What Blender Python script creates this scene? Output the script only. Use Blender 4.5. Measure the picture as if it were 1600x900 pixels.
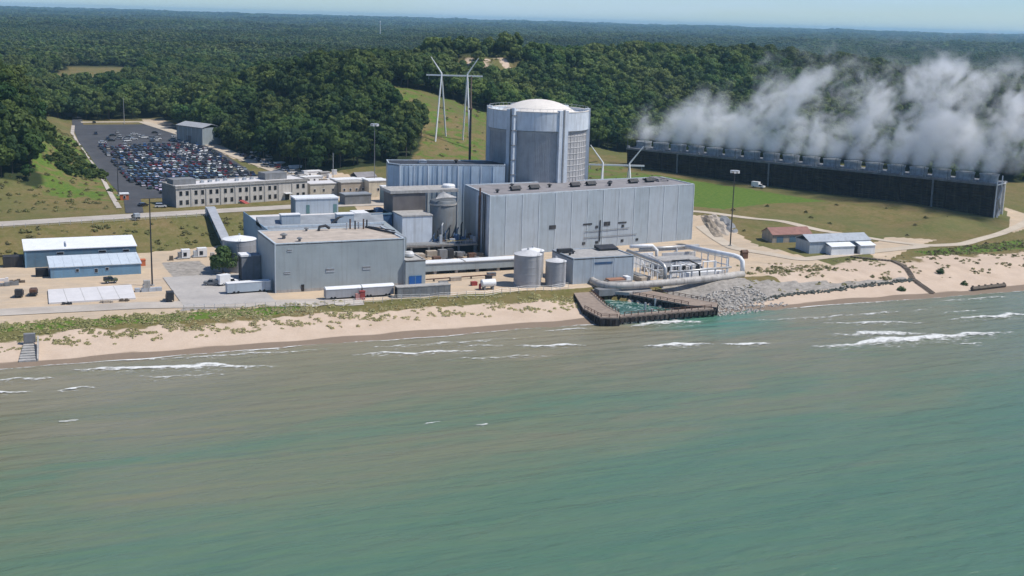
import bpy, math, random
import numpy as np
from mathutils import Matrix, Vector
random.seed(7)
RNG = np.random.default_rng(11)
R = math.radians
for o in list(bpy.data.objects):
    bpy.data.objects.remove(o)
scene = bpy.context.scene
COL = scene.collection

# ------------------------------------------------------------------ camera
# world: X along the shore, Y inland, Z up from the lake level, metres
CAM_H = 92.0
YAW, PITCH, ROLL = R(23.5), math.atan(418 / 1950), R(1.6)
fw0 = Vector((math.sin(YAW), math.cos(YAW), 0)); rt0 = Vector((math.cos(YAW), -math.sin(YAW), 0)); up0 = Vector((0, 0, 1))
fwd = fw0 * math.cos(PITCH) - up0 * math.sin(PITCH)
upc = fw0 * math.sin(PITCH) + up0 * math.cos(PITCH)
cr = rt0 * math.cos(ROLL) + upc * math.sin(ROLL)
cu = upc * math.cos(ROLL) - rt0 * math.sin(ROLL)
cam_data = bpy.data.cameras.new("camera")
cam = bpy.data.objects.new("camera", cam_data); COL.objects.link(cam)
m = Matrix.Identity(4)
for i in range(3):
    m[i][0] = cr[i]; m[i][1] = cu[i]; m[i][2] = -fwd[i]
m[0][3], m[1][3], m[2][3] = 0, 0, CAM_H
cam.matrix_world = m
cam_data.sensor_width = 36; cam_data.lens = 36 * 1950 / 1600
cam_data.clip_start = 1; cam_data.clip_end = 90000
scene.camera = cam

# ------------------------------------------------------------------ light
SUN_EL, SUN_TO = R(57), math.atan2(-0.52, 0.86)      # direction towards the sun in the XY plane
sdir = Vector((math.cos(SUN_EL) * math.cos(SUN_TO), math.cos(SUN_EL) * math.sin(SUN_TO), math.sin(SUN_EL)))
sd = bpy.data.lights.new("sun", 'SUN'); sd.energy = 4.2; sd.angle = R(0.53); sd.color = (1.0, 0.955, 0.89)
sun = bpy.data.objects.new("sun", sd); COL.objects.link(sun)
sun.rotation_euler = (-sdir).to_track_quat('-Z', 'Y').to_euler(); sun.location = (200, 300, 400)
world = bpy.data.worlds.new("World"); scene.world = world; world.use_nodes = True
wn = world.node_tree.nodes; wl = world.node_tree.links; wn.clear()
sky = wn.new('ShaderNodeTexSky'); sky.sky_type = 'NISHITA'; sky.sun_disc = False
sky.sun_elevation = SUN_EL; sky.sun_rotation = math.atan2(sdir.x, sdir.y)
sky.altitude = 1200; sky.air_density = 1.0; sky.dust_density = 0.0; sky.ozone_density = 4.0
bg = wn.new('ShaderNodeBackground'); bg.inputs[1].default_value = 0.09
wo = wn.new('ShaderNodeOutputWorld')
# thin cirrus over the whole sky
tc = wn.new('ShaderNodeTexCoord'); mp = wn.new('ShaderNodeMapping'); mp.inputs['Scale'].default_value = (1.2, 1.2, 9)
nz = wn.new('ShaderNodeTexNoise'); nz.inputs['Scale'].default_value = 3.2; nz.inputs['Detail'].default_value = 7
cr_ = wn.new('ShaderNodeValToRGB'); cr_.color_ramp.elements[0].position = .46; cr_.color_ramp.elements[1].position = .80
cr_.color_ramp.elements[0].color = (0, 0, 0, 1); cr_.color_ramp.elements[1].color = (.55, .55, .55, 1)
mx = wn.new('ShaderNodeMix'); mx.data_type = 'RGBA'; mx.inputs[7].default_value = (7.6, 8.2, 9.0, 1)
sxz = wn.new('ShaderNodeSeparateXYZ'); czx = wn.new('ShaderNodeCombineXYZ'); mxz = wn.new('ShaderNodeMath'); mxz.operation = 'MAXIMUM'; mxz.inputs[1].default_value = .012
wl.new(tc.outputs['Generated'], sxz.inputs[0]); wl.new(sxz.outputs[0], czx.inputs[0]); wl.new(sxz.outputs[1], czx.inputs[1]); wl.new(sxz.outputs[2], mxz.inputs[0]); wl.new(mxz.outputs[0], czx.inputs[2])
wl.new(czx.outputs[0], sky.inputs[0])     # the horizon colour carries on below eye level
wl.new(tc.outputs['Generated'], mp.inputs[0]); wl.new(mp.outputs[0], nz.inputs['Vector']); wl.new(nz.outputs[0], cr_.inputs[0])
wl.new(cr_.outputs[0], mx.inputs[0]); wl.new(sky.outputs[0], mx.inputs[6]); tn_ = wn.new('ShaderNodeMix'); tn_.data_type = 'RGBA'; tn_.blend_type = 'MULTIPLY'; tn_.inputs[0].default_value = 1; tn_.inputs[7].default_value = (.76, .925, 1.16, 1)
wl.new(mx.outputs[2], tn_.inputs[6]); wl.new(tn_.outputs[2], bg.inputs[0]); wl.new(bg.outputs[0], wo.inputs[0])
vs = scene.view_settings
vs.view_transform = 'Standard'; vs.look = 'None'; vs.exposure = 0.14; vs.gamma = 1.0; vs.use_curve_mapping = False
cy = scene.cycles
cy.use_denoising = True; cy.use_adaptive_sampling = True; cy.adaptive_threshold = .025
cy.max_bounces = 10; cy.diffuse_bounces = 2; cy.glossy_bounces = 2; cy.transmission_bounces = 2; cy.volume_bounces = 9
cy.transparent_max_bounces = 12
cy.volume_step_rate = 3.0; cy.volume_max_steps = 256
cy.sample_clamp_indirect = 6

# ------------------------------------------------------------------ materials
def _mat(name):
    mt = bpy.data.materials.new(name); mt.use_nodes = True
    nt = mt.node_tree; nt.nodes.clear()
    out = nt.nodes.new('ShaderNodeOutputMaterial'); b = nt.nodes.new('ShaderNodeBsdfPrincipled')
    nt.links.new(b.outputs[0], out.inputs[0])
    return mt, nt, b, out
def N(nt, kind, **kw):
    n = nt.nodes.new(kind)
    for k, v in kw.items():
        if k.startswith('i_'):
            n.inputs[int(k[2:]) if k[2:].isdigit() else k[2:]].default_value = v
        else: setattr(n, k, v)
    return n
def mapped(nt, src, scale):
    mp = N(nt, 'ShaderNodeMapping'); mp.inputs['Scale'].default_value = scale
    nt.links.new(src, mp.inputs[0]); return mp.outputs[0]
def noise(nt, vec, scale, detail=4, rough=.55, dist=0):
    n = N(nt, 'ShaderNodeTexNoise'); n.inputs['Scale'].default_value = scale; n.inputs['Detail'].default_value = detail
    n.inputs['Roughness'].default_value = rough; n.inputs['Distortion'].default_value = dist
    nt.links.new(vec, n.inputs['Vector']); return n.outputs[0]
def maprange(nt, v, a, b, c, d, clamp=True):
    n = N(nt, 'ShaderNodeMapRange'); n.clamp = clamp
    for i, x in enumerate((a, b, c, d)): n.inputs[i + 1].default_value = x
    nt.links.new(v, n.inputs[0]); return n.outputs[0]
def mixc(nt, f, a, b, mode='MIX'):
    n = N(nt, 'ShaderNodeMix'); n.data_type = 'RGBA'; n.blend_type = mode
    for s, v in ((0, f), (6, a), (7, b)):
        if hasattr(v, 'is_output'): nt.links.new(v, n.inputs[s])
        else: n.inputs[s].default_value = (*v, 1) if isinstance(v, tuple) and len(v) == 3 else v
    return n.outputs[2]
def math2(nt, op, a, b=None):
    n = N(nt, 'ShaderNodeMath'); n.operation = op
    for s, v in ((0, a), (1, b)):
        if v is None: continue
        if hasattr(v, 'is_output'): nt.links.new(v, n.inputs[s])
        else: n.inputs[s].default_value = v
    return n.outputs[0]
def geo(nt, out='Position'):
    return N(nt, 'ShaderNodeNewGeometry').outputs[out]
MATS = {}
def paint(name, col, rough=.6, var=.18, scale=.35, streak=.15, metal=0.0, rib=0, spec=.3, dirt=(.16, .14, .12)):
    """painted or bare surface with blotches, vertical run-off streaks and optional fine siding ribs"""
    if name in MATS: return MATS[name]
    mt, nt, b, out = _mat(name)
    p = geo(nt)
    n1 = noise(nt, p, scale, 6, .62); f1 = maprange(nt, n1, .3, .7, 1 - var * 1.3, 1 + var * .7)
    c = mixc(nt, 1.0, col, f1, 'MULTIPLY')
    if streak:
        n2 = noise(nt, mapped(nt, p, (1.1, 1.1, .07)), 1.0, 4)
        c = mixc(nt, maprange(nt, n2, .50, .76, 0, streak * 2.8), c, dirt)
    nt.links.new(c, b.inputs['Base Color'])
    b.inputs['Roughness'].default_value = rough; b.inputs['Metallic'].default_value = metal
    b.inputs['Specular IOR Level'].default_value = spec
    if rib:
        w = N(nt, 'ShaderNodeTexWave'); w.wave_type = 'BANDS'; w.bands_direction = 'X'; w.wave_profile = 'SIN'; w.inputs['Scale'].default_value = rib
        n3 = mapped(nt, p, (1, 1, 0)); nt.links.new(n3, w.inputs['Vector'])
        bp = N(nt, 'ShaderNodeBump'); bp.inputs['Strength'].default_value = .35; bp.inputs['Distance'].default_value = .12
        nt.links.new(w.outputs[1], bp.inputs['Height']); nt.links.new(bp.outputs[0], b.inputs['Normal'])
    MATS[name] = mt; return mt
P = paint
M_sidg = P('siding_grey', (.335, .380, .395), .5, .10, .15, .10, rib=.9)
M_sidb = P('siding_pale_blue', (.405, .455, .495), .45, .08, .2, .12, rib=1.1)
M_sidb2 = P('siding_pale_blue_panel', (.37, .425, .465), .45, .09, .25, .14, rib=1.1)
M_seam = P('seam_light', (.52, .58, .62), .5, .1)
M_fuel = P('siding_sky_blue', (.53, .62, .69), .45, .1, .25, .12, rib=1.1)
M_fuel2 = P('siding_sky_blue_deep', (.38, .47, .56), .45, .1, .25, .14, rib=1.1)  # darker sky blue for every other panel, ribs and the side panel
M_blue = P('siding_blue', (.16, .29, .41), .5, .1, .3, .1, rib=1.0)
M_blued = P('siding_steel_blue', (.11, .19, .26), .5, .12, .3, .12, rib=1.0)
M_deepblue = P('deep_blue', (.045, .10, .20), .5, .2, .5)
M_doorblue = P('door_blue', (.02, .11, .36), .5, .08, .5, .04)
M_conc = P('concrete', (.40, .385, .36), .85, .2, .5, .2)
M_concd = P('concrete_dark', (.215, .22, .225), .85, .2, .4, .2)
M_contp = P('containment_panel', (.36, .375, .395), .75, .12, .35, .14)
M_contl = P('containment_light', (.60, .645, .69), .7, .1, .3, .15)
M_contgl = P('containment_grid_joint', (.52, .505, .49), .75, .1, .4, .1)
M_contg = P('containment_grid', (.41, .40, .395), .75, .12, .4, .15)
M_dome = P('dome_white', (.72, .67, .60), .7, .08, .25, .06)
M_white = P('white_paint', (.78, .78, .77), .5, .07, .4, .06)
M_whitem = P('white_metal_roof', (.80, .81, .81), .4, .05, .3, .05)
M_cream = P('cream_wall', (.55, .50, .42), .8, .1, .3, .12)
M_beige = P('office_precast', (.54, .505, .455), .85, .1, .4, .15)
M_tanroof = P('gravel_roof', (.47, .40, .33), .95, .2, .25, 0)
M_greyroof = P('grey_roof', (.25, .27, .29), .9, .22, .22, 0)
M_brownroof = P('brown_grey_roof', (.26, .245, .245), .9, .2, .2, 0)
M_tank = P('tank_grey', (.36, .36, .37), .5, .08, .3, .12)
M_tankw = P('tank_white', (.58, .575, .565), .5, .07, .3, .1)
M_dark = P('dark_void', (.018, .020, .024), .8, .3, .5, 0)  # near-black paint for the shade in openings and under decks
M_glass = P('window_glass', (.02, .022, .026), .15, .2, .5, 0, spec=.5)
M_black = P('black_metal', (.035, .036, .04), .6, .2, .5)
M_tower = P('cooling_tower_cladding', (.040, .029, .022), .9, .4, .3, .25, dirt=(.10, .075, .055), spec=.08)
M_towerl = P('cooling_tower_trim', (.17, .18, .19), .8, .3, .4, .2)
M_shroud = P('fan_shroud', (.32, .345, .355), .7, .25, .5, .2)
M_galv = P('galvanised_steel', (.50, .51, .52), .45, .12, .6, .05, metal=.3)
M_rust = P('rusty_steel', (.135, .07, .045), .85, .35, .7, .3)
M_sheet = P('sheet_pile', (.035, .028, .026), .85, .4, .6, .3)
M_deck = P('pier_deck', (.30, .235, .185), .9, .2, .6, 0)
M_wood = P('weathered_timber', (.15, .12, .09), .9, .25, .8, .1)
M_red = P('red_paint', (.33, .045, .04), .6, .15, .7)
M_orange = P('orange_paint', (.60, .16, .06), .6, .12, .7)
M_redroof = P('red_shingle_roof', (.29, .155, .125), .85, .18, .5, 0)
M_silver = P('silver_pipe', (.50, .485, .46), .4, .15, .5, .12, metal=.35)
M_pipe = P('large_pipe', (.46, .43, .39), .6, .18, .4, .3)
M_mast = P('mast_brown', (.20, .14, .10), .8, .15, .5)
M_tyre = P('tyre', (.02, .02, .02), .9, .1, 1, 0)
M_tan = P('tan_wall', (.42, .36, .29), .85, .12, .3, .15)
M_slabc = P('pale_slab', (.62, .60, .59), .85, .08, .3, 0)
M_frame = P('grey_frame_paint', (.42, .45, .48), .5, .12, .5, .15)

def car_paint():
    mt, nt, b, out = _mat('car_paint')
    oi = N(nt, 'ShaderNodeObjectInfo'); nt.links.new(oi.outputs['Color'], b.inputs['Base Color'])
    b.inputs['Roughness'].default_value = .22; b.inputs['Coat Weight'].default_value = .6
    b.inputs['Specular IOR Level'].default_value = .5
    return mt
M_car = car_paint()

# ------------------------------------------------------------------ mesh helpers
class MB:
    def __init__(s): s.v = []; s.f = []; s.mi = []; s.cur = 0
    def add(s, vs, fs):
        o = len(s.v); s.v += [tuple(map(float, q)) for q in vs]
        s.f += [tuple(i + o for i in q) for q in fs]; s.mi += [s.cur] * len(fs); return s
    def box(s, x0, x1, y0, y1, z0, z1):
        return s.add([(x0, y0, z0), (x1, y0, z0), (x1, y1, z0), (x0, y1, z0), (x0, y0, z1), (x1, y0, z1), (x1, y1, z1), (x0, y1, z1)],
                     [(0, 3, 2, 1), (4, 5, 6, 7), (0, 1, 5, 4), (1, 2, 6, 5), (2, 3, 7, 6), (3, 0, 4, 7)])
    def hexa(s, b4, t4):
        return s.add(list(b4) + list(t4), [(0, 3, 2, 1), (4, 5, 6, 7), (0, 1, 5, 4), (1, 2, 6, 5), (2, 3, 7, 6), (3, 0, 4, 7)])
    def lathe(s, cx, cy, prof, n=32, a0=0, a1=2 * math.pi):
        full = abs(a1 - a0) > 6.28; k = n if full else n + 1; vs = []; fs = []
        for r, z in prof:
            for i in range(k):
                a = a0 + (a1 - a0) * i / n; vs.append((cx + r * math.cos(a), cy + r * math.sin(a), z))
        for j in range(len(prof) - 1):
            for i in range(n):
                i2 = (i + 1) % k
                fs.append((j * k + i, j * k + i2, (j + 1) * k + i2, (j + 1) * k + i))
        return s.add(vs, fs)
    def cyl(s, cx, cy, z0, z1, r, n=16, r1=None):
        r1 = r if r1 is None else r1
        return s.lathe(cx, cy, [(0.001, z0), (r, z0), (r1, z1), (0.001, z1)], n)
    def tube(s, pts, r, n=8, r1=None):
        pts = [Vector(p) for p in pts]; vs = []; fs = []; L = len(pts)
        for j, p in enumerate(pts):
            d = ((pts[min(j + 1, L - 1)] - pts[max(j - 1, 0)])).normalized()
            a = d.cross(Vector((0, 0, 1)));
            if a.length < 1e-3: a = Vector((1, 0, 0))
            a.normalize(); b = d.cross(a).normalized()
            rr = r if r1 is None else r + (r1 - r) * j / (L - 1)
            for i in range(n):
                t = 2 * math.pi * i / n; vs.append(p + a * (rr * math.cos(t)) + b * (rr * math.sin(t)))
        for j in range(L - 1):
            for i in range(n):
                fs.append((j * n + i, j * n + (i + 1) % n, (j + 1) * n + (i + 1) % n, (j + 1) * n + i))
        fs.append(tuple(range(n - 1, -1, -1))); fs.append(tuple((L - 1) * n + i for i in range(n)))
        return s.add(vs, fs)
    def prism(s, poly, z0, z1):
        n = len(poly)
        return s.add([(x, y, z0) for x, y in poly] + [(x, y, z1) for x, y in poly],
                     [tuple(range(n - 1, -1, -1)), tuple(range(n, 2 * n))] + [(i, (i + 1) % n, n + (i + 1) % n, n + i) for i in range(n)])
    def gable(s, x0, x1, y0, y1, z0, zr, th=.25, over=.5, axis='x'):
        """two sloped roof sheets with thickness; ridge along x or y"""
        def sheet(a, b, c, d):
            s.hexa([a, b, c, d], [(q[0], q[1], q[2] + th) for q in (a, b, c, d)])
        if axis == 'x':
            ym = (y0 + y1) / 2; k = (zr - z0) / (ym - y0); e = over
            sheet((x0 - e, y0 - e, z0 - k * e), (x1 + e, y0 - e, z0 - k * e), (x1 + e, ym, zr), (x0 - e, ym, zr))
            sheet((x0 - e, ym + .002, zr), (x1 + e, ym + .002, zr), (x1 + e, y1 + e, z0 - k * e), (x0 - e, y1 + e, z0 - k * e))
        else:
            xm = (x0 + x1) / 2; k = (zr - z0) / (xm - x0); e = over
            sheet((x0 - e, y0 - e, z0 - k * e), (xm, y0 - e, zr), (xm, y1 + e, zr), (x0 - e, y1 + e, z0 - k * e))
            sheet((xm + .002, y0 - e, zr), (x1 + e, y0 - e, z0 - k * e), (x1 + e, y1 + e, z0 - k * e), (xm + .002, y1 + e, zr))
        return s
    def mesh(s, name, mats, smooth=False):
        me = bpy.data.meshes.new(name); me.from_pydata(s.v, [], s.f)
        for mt in (mats if isinstance(mats, (list, tuple)) else [mats]): me.materials.append(mt)
        if any(s.mi): me.polygons.foreach_set('material_index', s.mi)
        if smooth: me.polygons.foreach_set('use_smooth', [True] * len(s.f))
        me.update(); return me
def link(name, data, parent=None, loc=None, rz=0):
    o = bpy.data.objects.new(name, data); COL.objects.link(o)
    if parent is not None: o.parent = parent
    if loc is not None: o.location = loc
    if rz: o.rotation_euler = (0, 0, rz)
    return o
def tag(o, label=None, cat=None, group=None, kind=None):
    if label: o['label'] = label
    if cat: o['category'] = cat
    if group: o['group'] = group
    if kind: o['kind'] = kind
    return o
def thing(name, label, cat, loc=(0, 0, 0), rz=0, group=None):
    o = link(name, None, None, loc, rz); o.empty_display_size = 1
    return tag(o, label, cat, group)
def part(parent, name, mb, mat, smooth=False, loc=None):
    return link(name, mb.mesh(name, mat, smooth) if isinstance(mb, MB) else mb, parent, loc)
def solo(name, mb, mat, label, cat, loc=(0, 0, 0), rz=0, group=None, smooth=False):
    return tag(link(name, mb.mesh(name, mat, smooth), None, loc, rz), label, cat, group)
def struct(name, me, kind='structure', label=None):
    o = link(name, me); return tag(o, label, kind=kind)
def copy_tree(o, parent=None):
    c = o.copy(); COL.objects.link(c); c.parent = parent
    for ch in o.children: copy_tree(ch, c)
    return c
B = lambda *a: MB().box(*a)
# ------------------------------------------------------------------ terrain
def sst(a, b, x):
    t = np.clip((x - a) / (b - a), 0, 1); return t * t * (3 - 2 * t)
def gauss(X, Y, cx, cy, sx, sy, amp, rot=0.0):
    c, s = math.cos(rot), math.sin(rot); dx, dy = X - cx, Y - cy
    u, v = c * dx + s * dy, -s * dx + c * dy
    return amp * np.exp(-.5 * (u / sx) ** 2 - .5 * (v / sy) ** 2)
_ph = RNG.uniform(0, 6.28, (40, 2)); _dr = RNG.uniform(0, 6.28, 40)
def wob(X, Y, wl, k0=0, n=6):
    """cheap smooth noise, about -1..1"""
    z = 0
    for i in range(n):
        a = _dr[k0 + i]; f = 2 * math.pi / (wl * (.7 + .12 * i))
        z = z + np.sin((X * math.cos(a) + Y * math.sin(a)) * f + _ph[k0 + i, 0])
    return z / (n * .55)
POOLP = [(185.0, 330), (186.2, 348.8), (190.8, 368.0), (200.0, 361.0), (210.8, 341.2), (216, 330)]
def _polydist(X, Y):
    d = np.full(X.shape, 1e9)
    for (x0, y0), (x1, y1) in zip(POOLP, POOLP[1:] + POOLP[:1]):
        L = math.hypot(x1 - x0, y1 - y0); d = np.minimum(d, ((X - x0) * (y1 - y0) - (Y - y0) * (x1 - x0)) / L)
    return d
def height(X, Y):
    X = np.asarray(X, float); Y = np.asarray(Y, float)
    sh = 337.5 + 1.2 * wob(X, Y * 0, 70, 0)
    yw = Y - sh
    beach = np.where(yw < 0, np.maximum(yw * .07, -9), 0.115 * np.minimum(yw, 16) + 2.2 * sst(14, 33, yw))
    beach = beach + .35 * sst(10, 20, yw) * (1 - sst(30, 38, yw)) * wob(X, Y, 9, 6)
    # left terrace: yard z4 -> bank -> z12
    yf, yt = 459 + .24 * X, 488 + .17 * X
    t1 = np.clip((Y - yf) / (yt - yf), 0, 1); bank = 8 * (t1 * .75 + .25 * t1 * t1 * (3 - 2 * t1))
    right = 1.0 * sst(385, 410, Y) + 4.0 * sst(425, 490, Y) + 2.0 * sst(500, 640, Y)
    plant = 8 * sst(492, 512, Y)
    wl_ = 1 - sst(150, 168, X); wr = sst(272, 300, X); wp = 1 - np.clip(wl_ + wr, 0, 1)
    z = beach + bank * wl_ + plant * wp + right * wr
    z = z + 2 * sst(560, 800, Y) + 8 * sst(950, 1500, Y)
    far = sst(1100, 2600, Y)
    z = z + 30 * sst(8000, 15500, np.hypot(X, Y)) + far * (4 + 10 * wob(X, Y, 1300, 12) + 8 * wob(X, Y, 560, 18)) + 5 * sst(6000, 13000, Y) * wob(X, Y, 3800, 24)
    # dunes and wooded hills
    h = gauss(X, Y, -4, 695, 34, 105, 40) + gauss(X, Y, -90, 800, 60, 160, 30)
    h = h + gauss(X, Y, 205, 745, 38, 75, 17) + gauss(X, Y, 225, 890, 75, 100, 19) + gauss(X, Y, 350, 915, 95, 80, 24)
    h = h + gauss(X, Y, 285, 765, 50, 55, 17) + gauss(X, Y, 366, 930, 24, 22, 15) + gauss(X, Y, 396, 918, 12, 16, 7)
    h = h + gauss(X, Y, 684, 1068, 150, 130, 34) + gauss(X, Y, 490, 985, 105, 105, 24) + gauss(X, Y, 900, 980, 150, 160, 14)
    h = h + 0 * X
    z = z + gauss(X, Y, 404, 440, 15, 7, 3.2, .3) + gauss(X, Y, 325, 455, 14, 6, 1.2)
    h = h + 3.0 * sst(640, 800, Y) * wob(X, Y, 95, 30)
    valley = np.exp(-.5 * ((X - 98) / 42) ** 2) * (1 - sst(980, 1200, Y))
    h = h * (1 - .95 * valley)
    z = z + h * sst(520, 640, Y + 0 * X)
    # keep the car park level
    lot = sst(52, 60, X) * (1 - sst(140, 150, X)) * sst(510, 525, Y) * (1 - sst(930, 970, Y))
    z = z * (1 - lot) + lot * (12 + 2 * sst(560, 800, Y))
    pool = sst(0, 1.2, _polydist(X, Y)); z = z * (1 - pool) + pool * -2.5
    lowb = sst(166, 177, X) * (1 - sst(222, 240, X)) * (1 - sst(366, 372, Y)); z = np.where(z > .9, z * (1 - lowb) + lowb * (.9 + (z - .9) * .25), z)
    ot = sst(338, 352, X) * (1 - sst(470, 490, X)) * sst(440, 470, Y) * (1 - sst(640, 670, Y))
    return z
def hz(x, y): return float(height(np.array([x]), np.array([y]))[0])
def axis_lines(lo, hi, step, start, end, g=1.13):
    L = list(np.arange(lo, hi + .01, step)); s = step; x = L[-1]
    while x < end: s *= g; x += s; L.append(x)
    s = step; x = L[0]; pre = []
    while x > start: s *= g; x -= s; pre.append(x)
    return np.array(pre[::-1] + L)
gx = axis_lines(-30, 470, 2.0, -17000, 17500); gy = axis_lines(322, 640, 2.0, -2500, 19000, 1.07)
GX, GY = np.meshgrid(gx, gy)
GZ = height(GX, GY)
def inpoly(X, Y, poly):
    inside = np.zeros(X.shape, bool); n = len(poly)
    for i in range(n):
        x0, y0 = poly[i]; x1, y1 = poly[(i + 1) % n]
        c = ((y0 > Y) != (y1 > Y)) & (X < (x1 - x0) * (Y - y0) / (y1 - y0 + 1e-9) + x0)
        inside ^= c
    return inside
HILL_GRASS = [(226, 560), (345, 560), (338, 640), (318, 705), (300, 742), (272, 768), (246, 770), (232, 735), (240, 690), (226, 650), (200, 615)]
BLOWOUT = [(336, 896), (348, 886), (362, 890), (374, 884), (400, 892), (404, 906), (388, 914), (380, 928), (364, 934), (346, 930), (334, 914)]
BLOW_CLEAR = [(326, 868), (345, 850), (366, 852), (392, 880), (380, 892), (340, 898), (330, 890)]
CLEARING = [(58, 1200), (112, 1190), (180, 1440), (215, 1620), (120, 1640), (80, 1440)]
def forest_mask(X, Y):
    e = 5 * wob(X, Y, 40, 3)
    m = (Y > 620 + e)
    m &= ~((X > 44 + e) & (X < np.maximum(152 - .12 * (Y - 620), 130) + .6 * e) & (Y < 942 + e))            # car park valley
    left = (X < 27 + e * .8) & (Y > 568 + e) & (Y < 960)
    m = (m & ~((X < 48 + e) & (Y < 800))) | left
    m &= ~((X > 40) & (X <= 52) & (Y < 880))
    m &= ~inpoly(X + e * .5, Y, HILL_GRASS)
    m &= ~(inpoly(X + e * .5, Y, BLOWOUT) & (wob(X, Y, 21, 9) > -.55)) & ~inpoly(X + e, Y, BLOW_CLEAR)
    m &= ~inpoly(X, Y, CLEARING)
    m &= ~((X > 300) & (X < 480) & (Y < 660 - (X - 345) * .9 + 40))                  # round the cooling tower
    m |= (X > 500 + e) & (Y > 540 + e)
    return m
# zone weights -> two colour attributes
def blur_poly(X, Y, poly, w=1.0): return inpoly(X, Y, poly).astype(float) * w
fm = forest_mask(GX, GY).astype(float)
sand = (1 - sst(356, 364, GY + 2 * wob(GX, GY, 30, 9)))
sand = np.maximum(sand, (GX > 262) * (1 - sst(374, 392, GY + 4 * wob(GX, GY, 26, 9))))
sand = np.maximum(sand, inpoly(GX, GY, BLOWOUT) * (.62 + .5 * wob(GX, GY, 15, 9)))
dirt = ((GX > -60) & (GX < 292) & (GY > 370) & (GY < 480)).astype(float)
bankf = (GY > 458 + .24 * GX) & (GX < 160)
dirt[bankf] = 0
dirt = np.maximum(dirt, inpoly(GX, GY, [(268, 384), (300, 380), (292, 420), (304, 470), (290, 486), (268, 470)]) * 1.0)
dirt = np.maximum(dirt, inpoly(GX, GY, [(112, 955), (128, 720), (140, 640), (150, 500), (205, 505), (190, 560), (160, 640), (146, 720), (132, 800), (132, 955)]) * 1.0)
dirt = np.maximum(dirt, inpoly(GX, GY, [(150, 480), (275, 480), (270, 520), (150, 520)]) * 1.0)
dirt = np.maximum(dirt, inpoly(GX, GY, [(320, 378), (352, 400), (378, 412), (360, 424), (332, 404)]) * .9)
dirt = np.maximum(dirt, inpoly(GX, GY, [(425, 418), (470, 440), (470, 470), (456, 452)]) * .9)
green = np.zeros_like(GX)
green = np.maximum(green, sst(362, 366, GY) * (1 - sst(369, 373, GY)) * (1 - sst(75, 110, GX)) * .95)
green = np.maximum(green, inpoly(GX, GY, [(296, 512), (318, 488), (352, 500), (385, 500), (372, 540), (345, 600), (318, 590)]) * .78)
green = np.maximum(green, inpoly(GX, GY, [(352, 384), (430, 392), (480, 400), (480, 414), (420, 404), (350, 394)]) * .8)
green = np.maximum(green, inpoly(GX, GY, [(20, 560), (60, 545), (59, 640), (56, 760), (40, 780), (25, 640)]) * .52)
green = np.maximum(green, inpoly(GX, GY, [(310, 366), (326, 366), (322, 376), (306, 374)]) * .8)
green = np.maximum(green, inpoly(GX, GY, HILL_GRASS) * .45)
green = np.maximum(green, inpoly(GX, GY, CLEARING) * .3)
grey = inpoly(GX, GY, [(236, 376), (254, 366), (275, 360.5), (300, 358.5), (314, 358), (300, 354.5), (262, 352), (240, 346), (222, 340), (215, 376)]) * 1.0
grey = np.maximum(grey, inpoly(GX, GY, [(54, 374), (80, 374), (78, 420), (72, 452), (58, 452), (60, 420)]) * .8)
wet = 1 - sst(340.5, 344.0, GY + .9 * wob(GX, GY, 24, 9))
def grid_mesh(name, X, Y, Z, attrs):
    ny, nx = X.shape
    me = bpy.data.meshes.new(name)
    co = np.stack([X, Y, Z], -1).reshape(-1, 3)
    idx = np.arange(nx * ny).reshape(ny, nx)
    q = np.stack([idx[:-1, :-1], idx[:-1, 1:], idx[1:, 1:], idx[1:, :-1]], -1).reshape(-1, 4)
    me.vertices.add(len(co)); me.vertices.foreach_set('co', co.ravel())
    me.loops.add(q.size); me.loops.foreach_set('vertex_index', q.ravel().astype(np.int32))
    me.polygons.add(len(q)); me.polygons.foreach_set('loop_start', np.arange(0, q.size, 4, dtype=np.int32))
    me.update(calc_edges=True)
    me.polygons.foreach_set('use_smooth', [True] * len(q))
    for n, (a, b, c) in attrs.items():
        at = me.attributes.new(n, 'FLOAT_COLOR', 'POINT')
        at.data.foreach_set('color', np.stack([a, b, c, np.ones_like(a)], -1).reshape(-1).astype(np.float32))
    return me
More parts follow.
